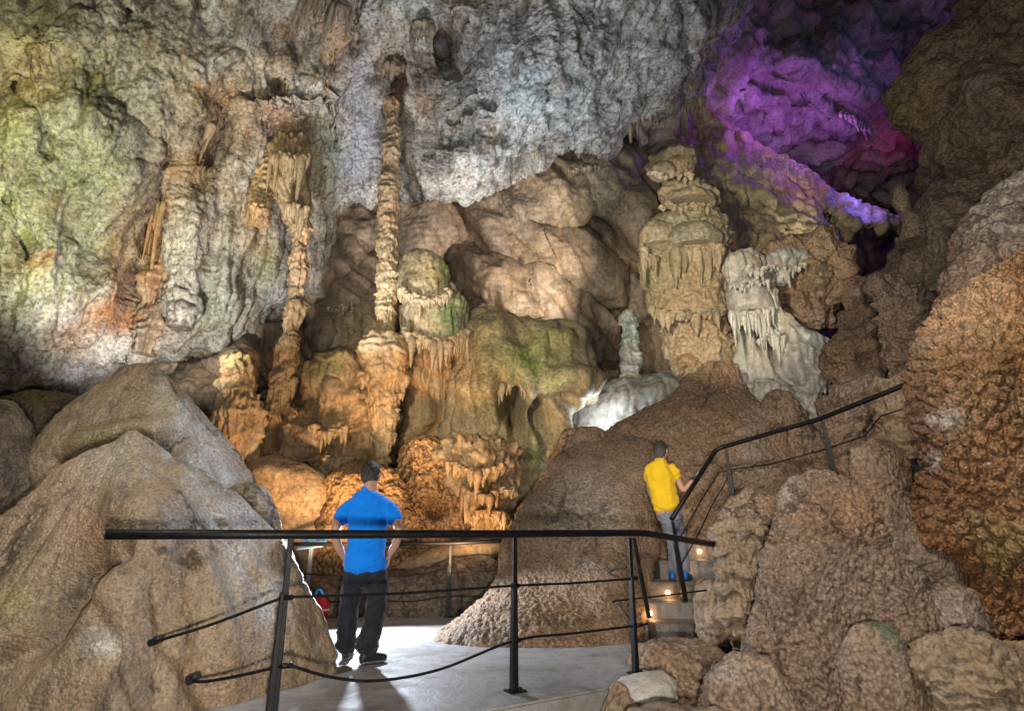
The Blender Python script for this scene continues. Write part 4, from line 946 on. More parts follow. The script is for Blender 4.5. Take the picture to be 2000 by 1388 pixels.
# orange cascades in the middle
c1 = blob('flowstone_cascade', [(848, 880, 960), (862, 862, 1000), (890, 856, 1014), (930, 880, 1012), (970, 900, 1006), (1010, 920, 1000), (1040, 930, 985)], 10.3, M['amber'], 0.7, 2.4, disp=[('fbm', 0.12, 0.5, 4), ('flute', 0.12, 0.12, 0.2), ('popm', 0.08, 0.12, 0.6), ('tier', 0.06, 0.4)], label='orange dripping cascade of flowstone above the rear handrail', cat='flowstone', spots=[(950, 990, 60, 60, (0.44, 0.27, 0.10), 0.7), (1000, 900, 40, 60, (0.2, 0.14, 0.1), 0.5)])
for ln, L, R, n in [([(870, 900), (920, 915), (980, 905)], (20, 70), (5, 9), 26), ([(900, 950), (950, 965), (1005, 945)], (20, 80), (5, 9), 26), ([(925, 1000), (985, 1000)], (20, 46), (5, 9), 14)]:
    drips('curtain', ln, 9.75, L, R, n, M['amber'], c1, depth=0.12)
blob('rock', [(850, 800, 860), (862, 780, 890), (900, 770, 910), (950, 760, 915), (1010, 740, 920), (1080, 720, 940), (1140, 700, 960)], 10.6, M['amberp'], 0.6, 2.4, disp=[('fbm', 0.14, 0.6, 4), ('pop', 0.07, 0.13), ('pop', 0.03, 0.06)], dent=[(850, 990, 24, 18, -0.5)], label='brown popcorn-covered rock behind the blue-shirted man, to his right', cat='rock')
blob('rock', [(900, 660, 740), (925, 640, 780), (970, 630, 800), (1020, 620, 810), (1080, 610, 800), (1140, 600, 780)], 9.9, M['amberp'], 0.6, 2.4, disp=[('fbm', 0.10, 0.5, 4), ('pop', 0.075, 0.12), ('pop', 0.03, 0.055)], spots=[(700, 960, 90, 50, (0.46, 0.27, 0.11), 0.6)], label='orange knobbly rock directly behind the blue-shirted man', cat='rock')
fl = blob('flowstone_mound', [(682, 640, 680), (690, 618, 706), (720, 600, 726), (760, 604, 736), (800, 604, 744), (850, 612, 752), (900, 624, 748), (940, 626, 740)], 11.0, M['amber'], 0.6, 2.4, disp=[('fbm', 0.10, 0.6, 3), ('flute', 0.06, 0.18, 0.25), ('tier', 0.04, 0.5), ('fbm', 0.012, 0.08, 3)], spots=[(650, 715, 50, 26, MG, 0.6), (690, 720, 20, 50, (0.12, 0.09, 0.07), 0.6), (680, 850, 80, 80, (0.44, 0.27, 0.12), 0.5)], label='tall orange flowstone bulge left of the slender column', cat='flowstone')
for ln, L, R, n in [([(606, 830), (640, 838), (680, 830)], (20, 80), (5, 9), 18), ([(626, 890), (660, 896), (690, 890)], (30, 60), (5, 9), 16)]:
    drips('curtain', ln, 10.3, L, R, n, M['amber'], fl, depth=0.06)
blob('rock', [(886, 500, 560), (896, 470, 600), (930, 452, 640), (980, 440, 650), (1040, 440, 650), (1120, 450, 660)], 9.9, M['amber'], 0.5, 2.6, disp=[('fbm', 0.08, 0.8, 3), ('fbm', 0.012, 0.1, 3)], spots=[(540, 905, 70, 18, (0.16, 0.12, 0.09), 0.6), (560, 990, 90, 80, (0.42, 0.29, 0.14), 0.5)], label='smooth sandy orange slab between the left boulders and the blue-shirted man', cat='rock')
blob('rock', [(1050, 880, 1010), (1062, 830, 1020), (1090, 780, 980), (1120, 740, 900), (1150, 720, 830)], 9.9, M['amber'], 0.5, 2.6, disp=[('fbm', 0.06, 0.5, 3)], label='sloping sandy ledge behind the rear handrail', cat='rock')
blob('rock', [(1080, 860, 1010), (1110, 760, 1020), (1160, 700, 1020), (1230, 680, 1020)], 9.6, M['dark'], 0.5, 2.8, disp=POP(0.06, 0.15), label='dark rock under the sandy ledge at the back of the path', cat='rock')
blob('rock', [(1120, 560, 680), (1150, 540, 720), (1230, 530, 730)], 9.5, M['dark'], 0.5, 2.8, disp=POP(0.06, 0.15), label='dark low rock behind the rear handrail, left of the man in blue', cat='rock')
# white flowstone
wf = blob('flowstone_cascade', [(486, 1436, 1466), (492, 1422, 1486), (520, 1414, 1496), (550, 1420, 1506), (575, 1418, 1512), (600, 1424, 1524), (640, 1434, 1536), (665, 1440, 1560), (700, 1440, 1570), (740, 1444, 1580), (790, 1450, 1590)], 10.6, M['white'], 0.7, 2.3,
          disp=[('fbm', 0.06, 0.5, 3), ('flute', 0.06, 0.16, 0.2), ('fbm', 0.01, 0.06, 3)], dent=[(1442, 660, 8, 60, -0.6, -8), (1478, 640, 6, 34, -0.3, -12), (1500, 650, 6, 30, -0.25, -15), (1510, 690, 8, 26, -0.25, -15)],
          spots=[(1470, 520, 40, 20, (0.30, 0.30, 0.22), 0.4), (1432, 640, 14, 60, (0.22, 0.24, 0.13), 0.7), (1490, 660, 26, 60, (0.46, 0.33, 0.22), 0.5), (1480, 510, 20, 26, (0.42, 0.30, 0.18), 0.5)], label='white flowstone cascade with curtains right of the tiered tower', cat='flowstone')
blob('dome', [(550, 1450, 1470), (556, 1432, 1492), (575, 1422, 1506), (600, 1424, 1510), (612, 1436, 1506)], 10.2, M['white'], 0.8, 2.2, disp=[('fbm', 0.04, 0.4, 3)], parent=wf)
for ln, L, R, n in [([(1426, 604), (1450, 610), (1480, 606), (1508, 600)], (40, 150), (4, 7), 34), ([(1420, 545), (1450, 552), (1500, 545)], (10, 40), (3, 6), 24), ([(1500, 640), (1532, 660)], (30, 90), (3, 7), 12), ([(1450, 520), (1496, 525)], (20, 50), (4, 8), 10), ([(1480, 660), (1524, 650)], (20, 60), (4, 8), 10)]:
    drips('curtain', ln, 9.85, L, R, n, M['white'], wf, depth=0.06)
for rows, y in [([(560, 1500, 1514), (600, 1506, 1530), (640, 1512, 1560), (668, 1514, 1598), (700, 1512, 1624), (740, 1524, 1622), (775, 1552, 1612), (800, 1574, 1606)], 10.1), ([(662, 1570, 1600), (674, 1566, 1640), (690, 1570, 1660), (715, 1580, 1664), (745, 1590, 1646), (770, 1590, 1630)], 10.25), ([(738, 1470, 1490), (744, 1456, 1520), (770, 1448, 1540), (800, 1450, 1545)], 9.9), ([(782, 1580, 1612), (800, 1576, 1640), (830, 1590, 1662), (870, 1600, 1660)], 9.3)]:
    blob('lobe', rows, y, M['white'], 0.8, 2.2, disp=[('fbm', 0.10, 0.5, 4), ('flute', 0.04, 0.16, 0.2), ('fbm', 0.012, 0.06, 3)], spots=[(1640, 710, 26, 22, (0.36, 0.24, 0.14), 0.6), (1600, 770, 30, 20, (0.30, 0.28, 0.22), 0.6), (1534, 620, 12, 50, (0.44, 0.36, 0.24), 0.6)], parent=wf)
drips('curtain', [(1592, 726), (1640, 738), (1662, 716)], 9.95, (14, 50), (3, 7), 18, M['white'], wf, depth=0.08)
cap = blob('flowstone_mound', [(483, 1516, 1556), (489, 1498, 1574), (503, 1490, 1584), (520, 1490, 1572), (536, 1496, 1548), (556, 1502, 1528)], 10.75, M['white'], 0.6, 2.2, disp=[('fbm', 0.10, 0.35, 4), ('flute', 0.04, 0.12, 0.3)], spots=[(1556, 530, 26, 20, (0.3, 0.2, 0.12), 0.7), (1520, 520, 16, 16, (0.34, 0.24, 0.14), 0.6)], label='white calcite cap spilling over the perched brown boulder', cat='flowstone')
drips('drip_fringe', [(1496, 520), (1530, 526), (1572, 516)], 10.5, (12, 40), (3, 6), 22, M['white'], cap, depth=0.06)
nf = blob('flowstone_mound', [(722, 1270, 1330), (735, 1240, 1350), (755, 1170, 1380), (780, 1130, 1400), (810, 1100, 1400), (860, 1090, 1400), (920, 1090, 1400)], 12.6, M['white'], 0.5, 2.4, disp=[('fbm', 0.10, 0.7, 3), ('flute', 0.04, 0.25, 0.3), ('fbm', 0.01, 0.08, 3)], spots=[(1320, 740, 60, 26, (0.2, 0.19, 0.15), 0.6), (1120, 830, 30, 60, (0.2, 0.16, 0.13), 0.6)], label='blue-white glowing flowstone mound in the middle distance', cat='flowstone')
blob('rock', [(690, 1320, 1360), (700, 1310, 1372), (716, 1306, 1376), (735, 1320, 1370)], 10.9, M['amber'], 0.8, 2.2, disp=POP(0.05, 0.12), label='small tan knob at the foot of the tiered tower', cat='rock')

# hanging stone
def hang(nm, line, Y, L, R, n, mat, label, cat='stalactites', depth=0.15, lean=0.0):
    return drips(nm, line, Y, L, R, n, mat, None, label, cat, depth=depth, lean=lean)
hang('stalactite_fringe', [(1222, 228, 12.3), (1280, 212, 12.5), (1340, 198, 12.8), (1376, 192, 13)], 12, (30, 75), (4, 9), 44, M['yellow'], 'row of short stalactites under the right rim of the pale vault')
hang('stalactite_fringe', [(806, 45, 9.6), (846, 45, 9.6)], 9.6, (50, 105), (4, 9), 14, M['flow'], 'cluster of grey-brown stalactites at the top of the vault')
hang('stalactite_fringe', [(602, 150, 10.2), (664, 140, 10.2)], 10.2, (30, 90), (3, 6), 10, M['flow'], 'few thin stalactites below the orange-streaked rib')
hang('stalactite_fringe', [(690, 20, 9.4), (640, -10, 9.2), (590, -10, 9.2)], 9.3, (50, 150), (3, 6), 34, M['flow'], 'bundle of long thin stalactites at the top edge, left of centre', lean=-0.12)
hang('stalactite', [(1128, -20, 9.2), (1136, -20, 9.2)], 9.2, (90, 110), (8, 10), 3, M['flow'], 'single brown stalactite near the top edge above the pale bulge', cat='stalactite', depth=0.03)
hang('stalactite', [(1116, 80, 9.6), (1128, 80, 9.6)], 9.6, (26, 34), (9, 11), 3, M['dark'], 'short dark stalactite stub on the pale vault', cat='stalactite', depth=0.03)
hang('stalactite_fringe', [(400, 170, 10.3), (450, 190, 10.3)], 10.3, (40, 120), (4, 8), 18, M['flow'], 'dark brown stalactites in the cleft of the left wall', lean=-0.2)
hang('stalactite_fringe', [(380, 250, 10.2), (420, 240, 10.2)], 10.2, (50, 130), (4, 9), 16, M['flow'], 'brown draperies low in the cleft of the left wall', lean=-0.15)
hang('stalactite_fringe', [(750, 120, 10.6), (790, 130, 10.6)], 10.6, (30, 100), (4, 8), 14, M['flow'], 'small brown stalactites above the slender column', depth=0.1)
hang('stalactite_fringe', [(1640, 215, 15.0), (1700, 250, 15.6)], 15.6, (16, 60), (2, 5), 22, M['pale'], 'thin stalactites in the purple lit recess', lean=0.1)
dr = blob('drapery', [(258, 562, 580), (270, 548, 594), (285, 530, 602), (300, 524, 606), (340, 530, 602), (380, 540, 600), (420, 548, 602), (450, 560, 602)], 10.9, M['amber'], 0.8, 2.2, disp=[('fbm', 0.06, 0.5, 3), ('flute', 0.10, 0.09, 0.1)], dent=[(556, 400, 10, 40, -0.3)], spots=[(570, 340, 60, 100, (0.26, 0.17, 0.09), 0.6)], label='brown drapery canopy hanging on the wall above the crooked column', cat='drapery')
blob('side_fold', [(290, 512, 528), (300, 504, 534), (350, 496, 532), (380, 490, 530), (390, 486, 530), (420, 484, 526), (440, 486, 522)], 10.8, M['amber'], 0.9, 2.2, disp=[('tier', 0.06, 0.13), ('flute', 0.05, 0.07, 0.1), ('fbm', 0.02, 0.1, 3)], parent=dr)
for ln, L, R, n in [([(530, 296), (570, 300), (604, 296)], (50, 150), (4, 7), 26), ([(486, 400), (524, 405)], (20, 50), (4, 7), 14), ([(560, 400), (602, 400)], (40, 90), (4, 8), 16)]:
    drips('curtain', ln, 10.45, L, R, n, M['amber'], dr, depth=0.05)
blob('stalagmite', [(362, 352, 368), (370, 334, 386), (390, 330, 396), (420, 332, 394), (470, 330, 390), (560, 328, 388), (640, 330, 380)], 10.5, M['vault'], 0.8, 2.4, disp=[('fbm', 0.10, 0.6, 4), ('popm', 0.10, 0.13, 0.8), ('flute', 0.06, 0.15, 0.2)], spots=[(360, 390, 40, 30, (0.3, 0.22, 0.13), 0.6), (360, 500, 40, 90, (0.5, 0.49, 0.46), 0.5)], label='pale rib with a knobbly crown standing out of the left wall', cat='stalagmite')
for i, (x0, y0, x1, y1, w) in enumerate([(345, 390, 285, 610, 11), (330, 330, 300, 440, 9), (312, 440, 262, 600, 9)]):
    pass
blob('drapery', [(330, 322, 330), (350, 312, 334), (400, 298, 332), (450, 304, 330), (500, 300, 328), (560, 286, 318), (620, 272, 304), (690, 266, 290)], 10.55, M['flow'], 0.8, 2.2, disp=[('fbm', 0.12, 0.5, 4), ('flute', 0.16, 0.10, 0.1), ('tier', 0.05, 0.22)], spots=[(305, 480, 30, 150, RUST, 0.5)], label='rust-brown folded drapery running down a cleft of the left wall', cat='drapery')
drips('stalactite_fringe', [(296, 400), (334, 392)], 10.3, (60, 190), (3, 6), 12, M['amber'], None, 'thin rusty dripstone strands in the cleft of the left wall', 'stalactites')
for rows, y in [([(372, 1322, 1350), (376, 1300, 1378), (388, 1288, 1396), (404, 1296, 1400)], 10.95), ([(432, 1270, 1292), (438, 1258, 1310), (456, 1250, 1322), (482, 1252, 1318)], 10.85), ([(286, 1318, 1340), (291, 1300, 1352), (302, 1290, 1358), (316, 1300, 1352)], 11.0), ([(318, 1276, 1300), (323, 1264, 1316), (336, 1266, 1318), (346, 1278, 1312)], 10.95)]:
    blob('dome', rows, y, M['yellow'], 0.9, 2.0, disp=[('fbm', 0.05, 0.35, 3), ('fbm', 0.012, 0.06, 3)], parent=tower)
# small drip fringes along the lips of the back wall's folds
for i, (ln, y, lab) in enumerate([([(640, 600), (690, 596)], 12.0, 'short drip fringe on the dark fold left of the slender column'), ([(960, 300), (1010, 290)], 13.3, 'thin drip fringe under the pale vault in the middle of the back wall'), ([(1110, 330), (1170, 322)], 13.2, 'thin drip fringe on the tan back wall below the vault rim')]):
    drips('stalactite_fringe', ln, y, (14, 40), (3, 6), 16, M['flow'], None, lab, 'stalactites', depth=0.1)
# ------------------------------------------------------------------ ironwork, stairs and small things
def tube_mesh(bm, pts, r, seg=10, cap=True, sub=8, smooth=True):
    pts = [Vector(p) for p in pts]
    if smooth and len(pts) > 2:
        q = []
        for i in range(len(pts) - 1):
            p0, p1, p2, p3 = pts[max(i - 1, 0)], pts[i], pts[i + 1], pts[min(i + 2, len(pts) - 1)]
            for k in range(sub):
                t = k / sub
                q.append(0.5 * ((2 * p1) + (p2 - p0) * t + (2 * p0 - 5 * p1 + 4 * p2 - p3) * t * t + (3 * p1 - p0 - 3 * p2 + p3) * t ** 3))
        pts = q + [pts[-1]]
    prev = None
    rings = []
    for i, p in enumerate(pts):
        t = (pts[min(i + 1, len(pts) - 1)] - pts[max(i - 1, 0)]).normalized()
        if prev is None:
            n = t.orthogonal().normalized()
        else:
            n = (prev - t * prev.dot(t)).normalized()
        prev = n
        b = t.cross(n)
        rings.append([bm.verts.new(p + (n * math.cos(2 * math.pi * k / seg) + b * math.sin(2 * math.pi * k / seg)) * r) for k in range(seg)])
    for a, b in zip(rings[:-1], rings[1:]):
        for k in range(seg):
            f = bm.faces.new((a[k], a[(k + 1) % seg], b[(k + 1) % seg], b[k]))
            f.smooth = True
    if cap:
        bm.faces.new(rings[0][::-1])
        bm.faces.new(rings[-1])


def bm_obj(name, bm, mat, parent=None, base=None):
    bmesh.ops.recalc_face_normals(bm, faces=bm.faces)
    me = bpy.data.meshes.new(name)
    bm.to_mesh(me)
    bm.free()
    return link(name, me, mat, parent, base)


def tube(name, pts, r, mat, parent=None, smooth=False, seg=12, base=None):
    bm = bmesh.new()
    tube_mesh(bm, pts, r, seg, smooth=smooth)
    return bm_obj(name, bm, mat, parent, base)


def bar(bm, a, b, side, w0, w1, d):
    """flat bar from a to b, width w along `side`, thickness d across"""
    a, b, side = Vector(a), Vector(b), Vector(side).normalized()
    n = (b - a).normalized().cross(side).normalized()
    vs = []
    for p, w in ((a, w0), (b, w1)):
        for s, q in ((-1, -1), (1, -1), (1, 1), (-1, 1)):
            vs.append(bm.verts.new(p + side * s * w / 2 + n * q * d / 2))
    for f in ((0, 1, 2, 3), (7, 6, 5, 4), (0, 4, 5, 1), (1, 5, 6, 2), (2, 6, 7, 3), (3, 7, 4, 0)):
        bm.faces.new([vs[k] for k in f])


def post(parent, top, foot, side=(1, 0.5, 0), plate=True, stiff=True):
    bm = bmesh.new()
    top, foot = Vector(top), Vector(foot)
    side = Vector(side).normalized()
    bar(bm, top, foot, side, 0.034, 0.040, 0.014)
    if stiff:
        m = foot.lerp(top, 0.70)
        nn = Vector((side.y, -side.x, 0))
        bar(bm, m - side * 0.022 + nn * 0.012, foot - side * 0.026 + nn * 0.012, side, 0.020, 0.040, 0.045)
        bar(bm, m + side * 0.014 - nn * 0.015, foot + side * 0.016 - nn * 0.015, side, 0.012, 0.022, 0.040)
    bmesh.ops.bevel(bm, geom=list(bm.edges), offset=0.003, segments=1, affect='EDGES')
    o = bm_obj('post', bm, M['iron'], parent)
    if plate:
        bm = bmesh.new()
        c = foot + Vector((0, 0, 0.006))
        bmesh.ops.create_cube(bm, size=1.0, matrix=Matrix.Translation(c) @ Matrix.Rotation(math.atan2(side.y, side.x), 4, 'Z') @ Matrix.Diagonal((0.13, 0.11, 0.012, 1)))
        for sx in (-0.045, 0.045):
            bmesh.ops.create_cone(bm, cap_ends=True, segments=6, radius1=0.011, radius2=0.010, depth=0.014, matrix=Matrix.Translation(c + side * sx + Vector((0, 0, 0.012))))
        b_ = bm_obj('base_plate', bm, M['iron'])
        b_.parent = o
    return o


Yl, Ym, Yr = 3.90, 4.76, 5.33
fr = empty('handrail', (P(1010, 1043, Ym)[0], Ym, FLOOR), 'front black iron handrail with three cables running across the whole foreground', 'handrail')
tube('top_rail', [pv(205, 1043, 3.42), pv(560, 1043, Yl), pv(1010, 1042, Ym), pv(1240, 1040, Yr), pv(1262, 1041, 5.40), pv(1392, 1062, 6.3)], 0.028, M['iron'], fr, seg=16)
feet = {}
for px, py, Y, fx, fy in ((568, 1050, Yl, None, None), (1006, 1050, Ym, 1015, 1352), (1230, 1050, Yr, 1253, 1316)):
    t = pv(px, py, Y)
    f = Vector((t.x, t.y, FLOOR))
    post(fr, t, f, (1, 0.59, 0))
    feet[px] = f
post(fr, pv(1238, 1050, 5.55), pv(1268, 1206, 5.62), (1, 0.2, 0), stiff=False, plate=False)
tube('cable', [pv(300, 1253, 4.02), pv(330, 1244, 3.9), pv(420, 1216, 3.9), pv(553, 1166, Yl), pv(566, 1165, Yl), pv(780, 1158, 4.35), pv(1005, 1143, Ym), pv(1120, 1138, 5.05), pv(1238, 1129, Yr)], 0.0095, M['iron'], fr, True, 8)
tube('cable', [pv(372, 1328, 4.1), pv(400, 1330, 3.98), pv(470, 1318, 3.92), pv(552, 1299, Yl), pv(567, 1299, Yl), pv(650, 1322, 4.06), pv(740, 1328, 4.22), pv(860, 1306, 4.45), pv(1006, 1250, Ym), pv(1120, 1236, 5.05), pv(1250, 1220, Yr), pv(1262, 1216, 5.4)], 0.0095, M['iron'], fr, True, 8)
tube('cable', [pv(1224, 1107, 5.5), pv(1200, 1110, 5.9), pv(1190, 1118, 6.0), pv(1206, 1128, 5.8), pv(1230, 1130, 5.5)], 0.008, M['iron'], fr, True, 8)
tube('cable', [pv(1236, 1222, 5.4), pv(1212, 1184, 5.7), pv(1196, 1175, 5.9), pv(1225, 1170, 6.0), pv(1300, 1162, 6.2), pv(1380, 1152, 6.4)], 0.008, M['iron'], fr, True, 8)

for px, py, Y in ((560, 1166, Yl), (560, 1299, Yl), (1006, 1143, Ym), (1008, 1250, Ym), (1238, 1129, Yr), (1249, 1220, Yr)):
    c = pv(px, py, Y)
    tube('clamp', [c + Vector((-0.03, -0.018, 0)), c + Vector((0.03, 0.018, 0))], 0.016, M['iron'], fr, seg=8)
for px, py, Y in ((300, 1253, 3.99), (374, 1328, 4.05)):
    c = pv(px, py, Y)
    tube('anchor', [c + Vector((0.0, -0.03, 0)), c + Vector((-0.02, 0.12, 0))], 0.022, M['iron'], fr, seg=10)
rr = empty('handrail', G(700, 1205), 'rear black handrail at the back edge of the path behind the man in blue', 'handrail')
tube('top_rail', [pv(500, 1062, 8.74), pv(700, 1062, 8.74), pv(880, 1060, 8.74), pv(995, 1055, 8.6)], 0.028, M['iron'], rr)
for px in (573, 706, 880):
    t = pv(px, 1064, 8.74)
    post(rr, t, (t.x, t.y, FLOOR), (1, 0.05, 0))
tube('cable', [pv(540, 1116, 8.74), pv(573, 1118, 8.74), pv(640, 1123, 8.74), pv(706, 1124, 8.74), pv(800, 1124, 8.74), pv(880, 1110, 8.74), pv(930, 1116, 8.7), pv(980, 1112, 8.6)], 0.008, M['iron'], rr, True, 8)
tube('cable', [pv(540, 1166, 8.74), pv(573, 1168, 8.74), pv(640, 1176, 8.74), pv(706, 1170, 8.74), pv(800, 1174, 8.74), pv(880, 1164, 8.74), pv(980, 1166, 8.6)], 0.008, M['iron'], rr, True, 8)

sr = empty('handrail', pv(1340, 1172, 7.33), 'black handrail climbing beside the stairs up to the right', 'handrail')
tube('top_rail', [pv(1312, 1013, 7.30), pv(1352, 950, 7.62), pv(1396, 882, 7.85), pv(1404, 875, 7.85), pv(1420, 870, 7.8), pv(1600, 818, 6.9), pv(1776, 748, 6.0), pv(1850, 715, 5.8)], 0.028, M['iron'], sr, seg=14)
post(sr, pv(1314, 1018, 7.32), pv(1340, 1174, 7.32), (1, 0.1, 0), plate=False)
post(sr, pv(1419, 880, 7.8), pv(1434, 985, 7.8), (1, -0.3, 0), plate=False)
post(sr, pv(1607, 822, 6.88), pv(1640, 965, 6.85), (1, -0.4, 0), plate=False)
tube('cable', [pv(1326, 1110, 7.34), pv(1365, 1040, 7.6), pv(1396, 975, 7.75), pv(1412, 950, 7.85), pv(1424, 926, 7.8)], 0.008, M['iron'], sr, False, 8)
tube('cable', [pv(1322, 1060, 7.34), pv(1370, 975, 7.7), pv(1404, 922, 7.85), pv(1425, 917, 7.8), pv(1510, 905, 7.4), pv(1618, 875, 6.9), pv(1690, 850, 6.5), pv(1720, 812, 6.3), pv(1778, 794, 6.0), pv(1840, 780, 5.8)], 0.008, M['iron'], sr, False, 8)

# stairs with a lamp in each riser
bulb = emit('lamp_glow', (1.0, 0.62, 0.28), 14.0)
st = empty('staircase', pv(1320, 1240, 7.2), 'grey concrete stairs with small lit lamps in the risers', 'staircase')
def step(pxl, pxr, pyt, Y, run=0.55, low=None, seed=0, skew=0.0):
    a, b = pv(pxl, pyt, Y), pv(pxr, pyt, Y + skew)
    z = a.z
    bm = bmesh.new()
    n = 14
    r_ = random.Random(seed)
    h = low or 0.34
    fr_, bk = [], []
    for k in range(n + 1):
        t = k / n
        p = a.lerp(b, t)
        p.z = z
        j = r_.uniform(-0.012, 0.012)
        fr_.append([bm.verts.new(p + Vector((0, j, 0))), bm.verts.new(p + Vector((0, j * 0.6 - 0.004, -h)))])
        bk.append([bm.verts.new(p + Vector((0, run, 0))), bm.verts.new(p + Vector((0, run, -h)))])
    for k in range(n):
        bm.faces.new((fr_[k][0], fr_[k][1], fr_[k + 1][1], fr_[k + 1][0]))
        bm.faces.new((fr_[k][0], fr_[k + 1][0], bk[k + 1][0], bk[k][0]))
        bm.faces.new((bk[k][0], bk[k + 1][0], bk[k + 1][1], bk[k][1]))
        bm.faces.new((fr_[k][1], bk[k][1], bk[k + 1][1], fr_[k + 1][1]))
    for k in (0, n):
        bm.faces.new((fr_[k][0], bk[k][0], bk[k][1], fr_[k][1]) if k == 0 else (fr_[k][0], fr_[k][1], bk[k][1], bk[k][0]))
    bmesh.ops.recalc_face_normals(bm, faces=bm.faces)
    bmesh.ops.bevel(bm, geom=[e for e in bm.edges if e.calc_face_angle(0) > 0.8], offset=0.012, segments=2, affect='EDGES')
    return bm_obj('step', bm, M['step'], st)

step(1282, 1392, 1219, 6.85, 0.6, 0.25, 1)
step(1250, 1392, 1176, 7.30, 0.6, 0.40, 2)
step(1250, 1396, 1136, 7.70, 0.6, 0.40, 3)
step(1288, 1400, 1094, 8.15, 0.6, 0.40, 4)
step(1320, 1410, 1060, 8.60, 0.6, 0.40, 5)
step(1350, 1420, 1023, 9.00, 0.6, 0.40, 6)
for px, py, Y in ((1269, 1197, 7.30), (1304, 1157, 7.70), (1337, 1115, 8.15), (1366, 1076, 8.60), (1388, 1039, 9.00)):
    c = pv(px, py, Y)
    bm = bmesh.new()
    bmesh.ops.create_cone(bm, cap_ends=True, segments=18, radius1=0.028, radius2=0.024, depth=0.016, matrix=Matrix.Translation((c.x, c.y - 0.016, c.z)) @ Matrix.Rotation(rad(90), 4, 'X'))
    bm_obj('step_lamp', bm, bulb, st)
    lamp('POINT', 'step_lamp_light', (c.x, c.y - 0.09, c.z - 0.01), 1.0, (1.0, 0.52, 0.20), 0.03)

# information panel and red bag by the rear handrail
sp = empty('information_panel', pv(606, 1150, 9.05), 'small tilted blue information panel on a pale post behind the rear handrail', 'sign')
bm = bmesh.new()
bar(bm, pv(609, 1068, 9.05), pv(600, 1150, 9.05), (1, 0, 0), 0.055, 0.055, 0.04)
bm_obj('post', bm, plain('pale_metal', (0.42, 0.42, 0.45), 0.45, 0.3), sp)
pm, nt, bs = nodes('panel_print')
tc = nt.nodes.new('ShaderNodeTexCoord').outputs['Generated']
vv = mk(nt, 'ShaderNodeTexVoronoi', Scale=4.0)
nt.links.new(tc, vv.inputs['Vector'])
nt.links.new(ramp(nt, vv.outputs['Distance'], [(0.2, (0.02, 0.10, 0.35)), (0.5, (0.10, 0.45, 0.75)), (0.8, (0.35, 0.30, 0.62))]), bs.inputs['Base Color'])
bs.inputs['Roughness'].default_value = 0.25
bm = bmesh.new()
bmesh.ops.create_cube(bm, size=1.0, matrix=Matrix.Translation(pv(612, 1057, 9.0)) @ Matrix.Rotation(rad(35), 4, 'X') @ Matrix.Rotation(rad(-8), 4, 'Y') @ Matrix.Diagonal((0.40, 0.30, 0.02, 1)))
bmesh.ops.bevel(bm, geom=list(bm.edges), offset=0.004, segments=1, affect='EDGES')
bm_obj('panel', bm, pm, sp)
bagc = pv(622, 1192, 8.0)
bg = empty('bag', (bagc.x, bagc.y, FLOOR), 'red rounded bag with a pale band on the path beside the left boulder', 'bag')
bm = bmesh.new()
bmesh.ops.create_uvsphere(bm, u_segments=28, v_segments=20, radius=1)
for v in bm.verts:
    k = 1 + 0.06 * math.sin(v.co.z * 7) + 0.05 * math.sin(v.co.x * 5 + v.co.z * 3)
    v.co = Vector((math.copysign(abs(v.co.x) ** 0.8, v.co.x) * 0.125 * k, math.copysign(abs(v.co.y) ** 0.8, v.co.y) * 0.11 * k, math.copysign(abs(v.co.z) ** 0.75, v.co.z) * 0.17)) + Vector((bagc.x, bagc.y, FLOOR + 0.17))
for f in bm.faces: f.smooth = True
bm_obj('pouch', bm, plain('red_fabric', (0.42, 0.015, 0.02), 0.45, 0, 0.5, 40, 0.2, 0.3, 0.003), bg)
bm = bmesh.new()
for zz, r_, col in ((0.20, 0.128, 0),):
    tube_mesh(bm, [Vector((bagc.x + 0.131 * math.cos(a), bagc.y + 0.117 * math.sin(a), FLOOR + zz - 0.02)) for a in np.linspace(0, 2 * math.pi, 40)], 0.010, 8, smooth=False)
bm_obj('band', bm, plain('pale_strap', (0.55, 0.5, 0.5), 0.5), bg)
bm = bmesh.new()
tube_mesh(bm, [Vector((bagc.x - 0.05, bagc.y, FLOOR + 0.33)), Vector((bagc.x - 0.035, bagc.y - 0.02, FLOOR + 0.40)), Vector((bagc.x + 0.02, bagc.y - 0.02, FLOOR + 0.40)), Vector((bagc.x + 0.05, bagc.y, FLOOR + 0.32))], 0.014, 8)
bm_obj('handle', bm, plain('blue_strap', (0.02, 0.25, 0.5), 0.5), bg)

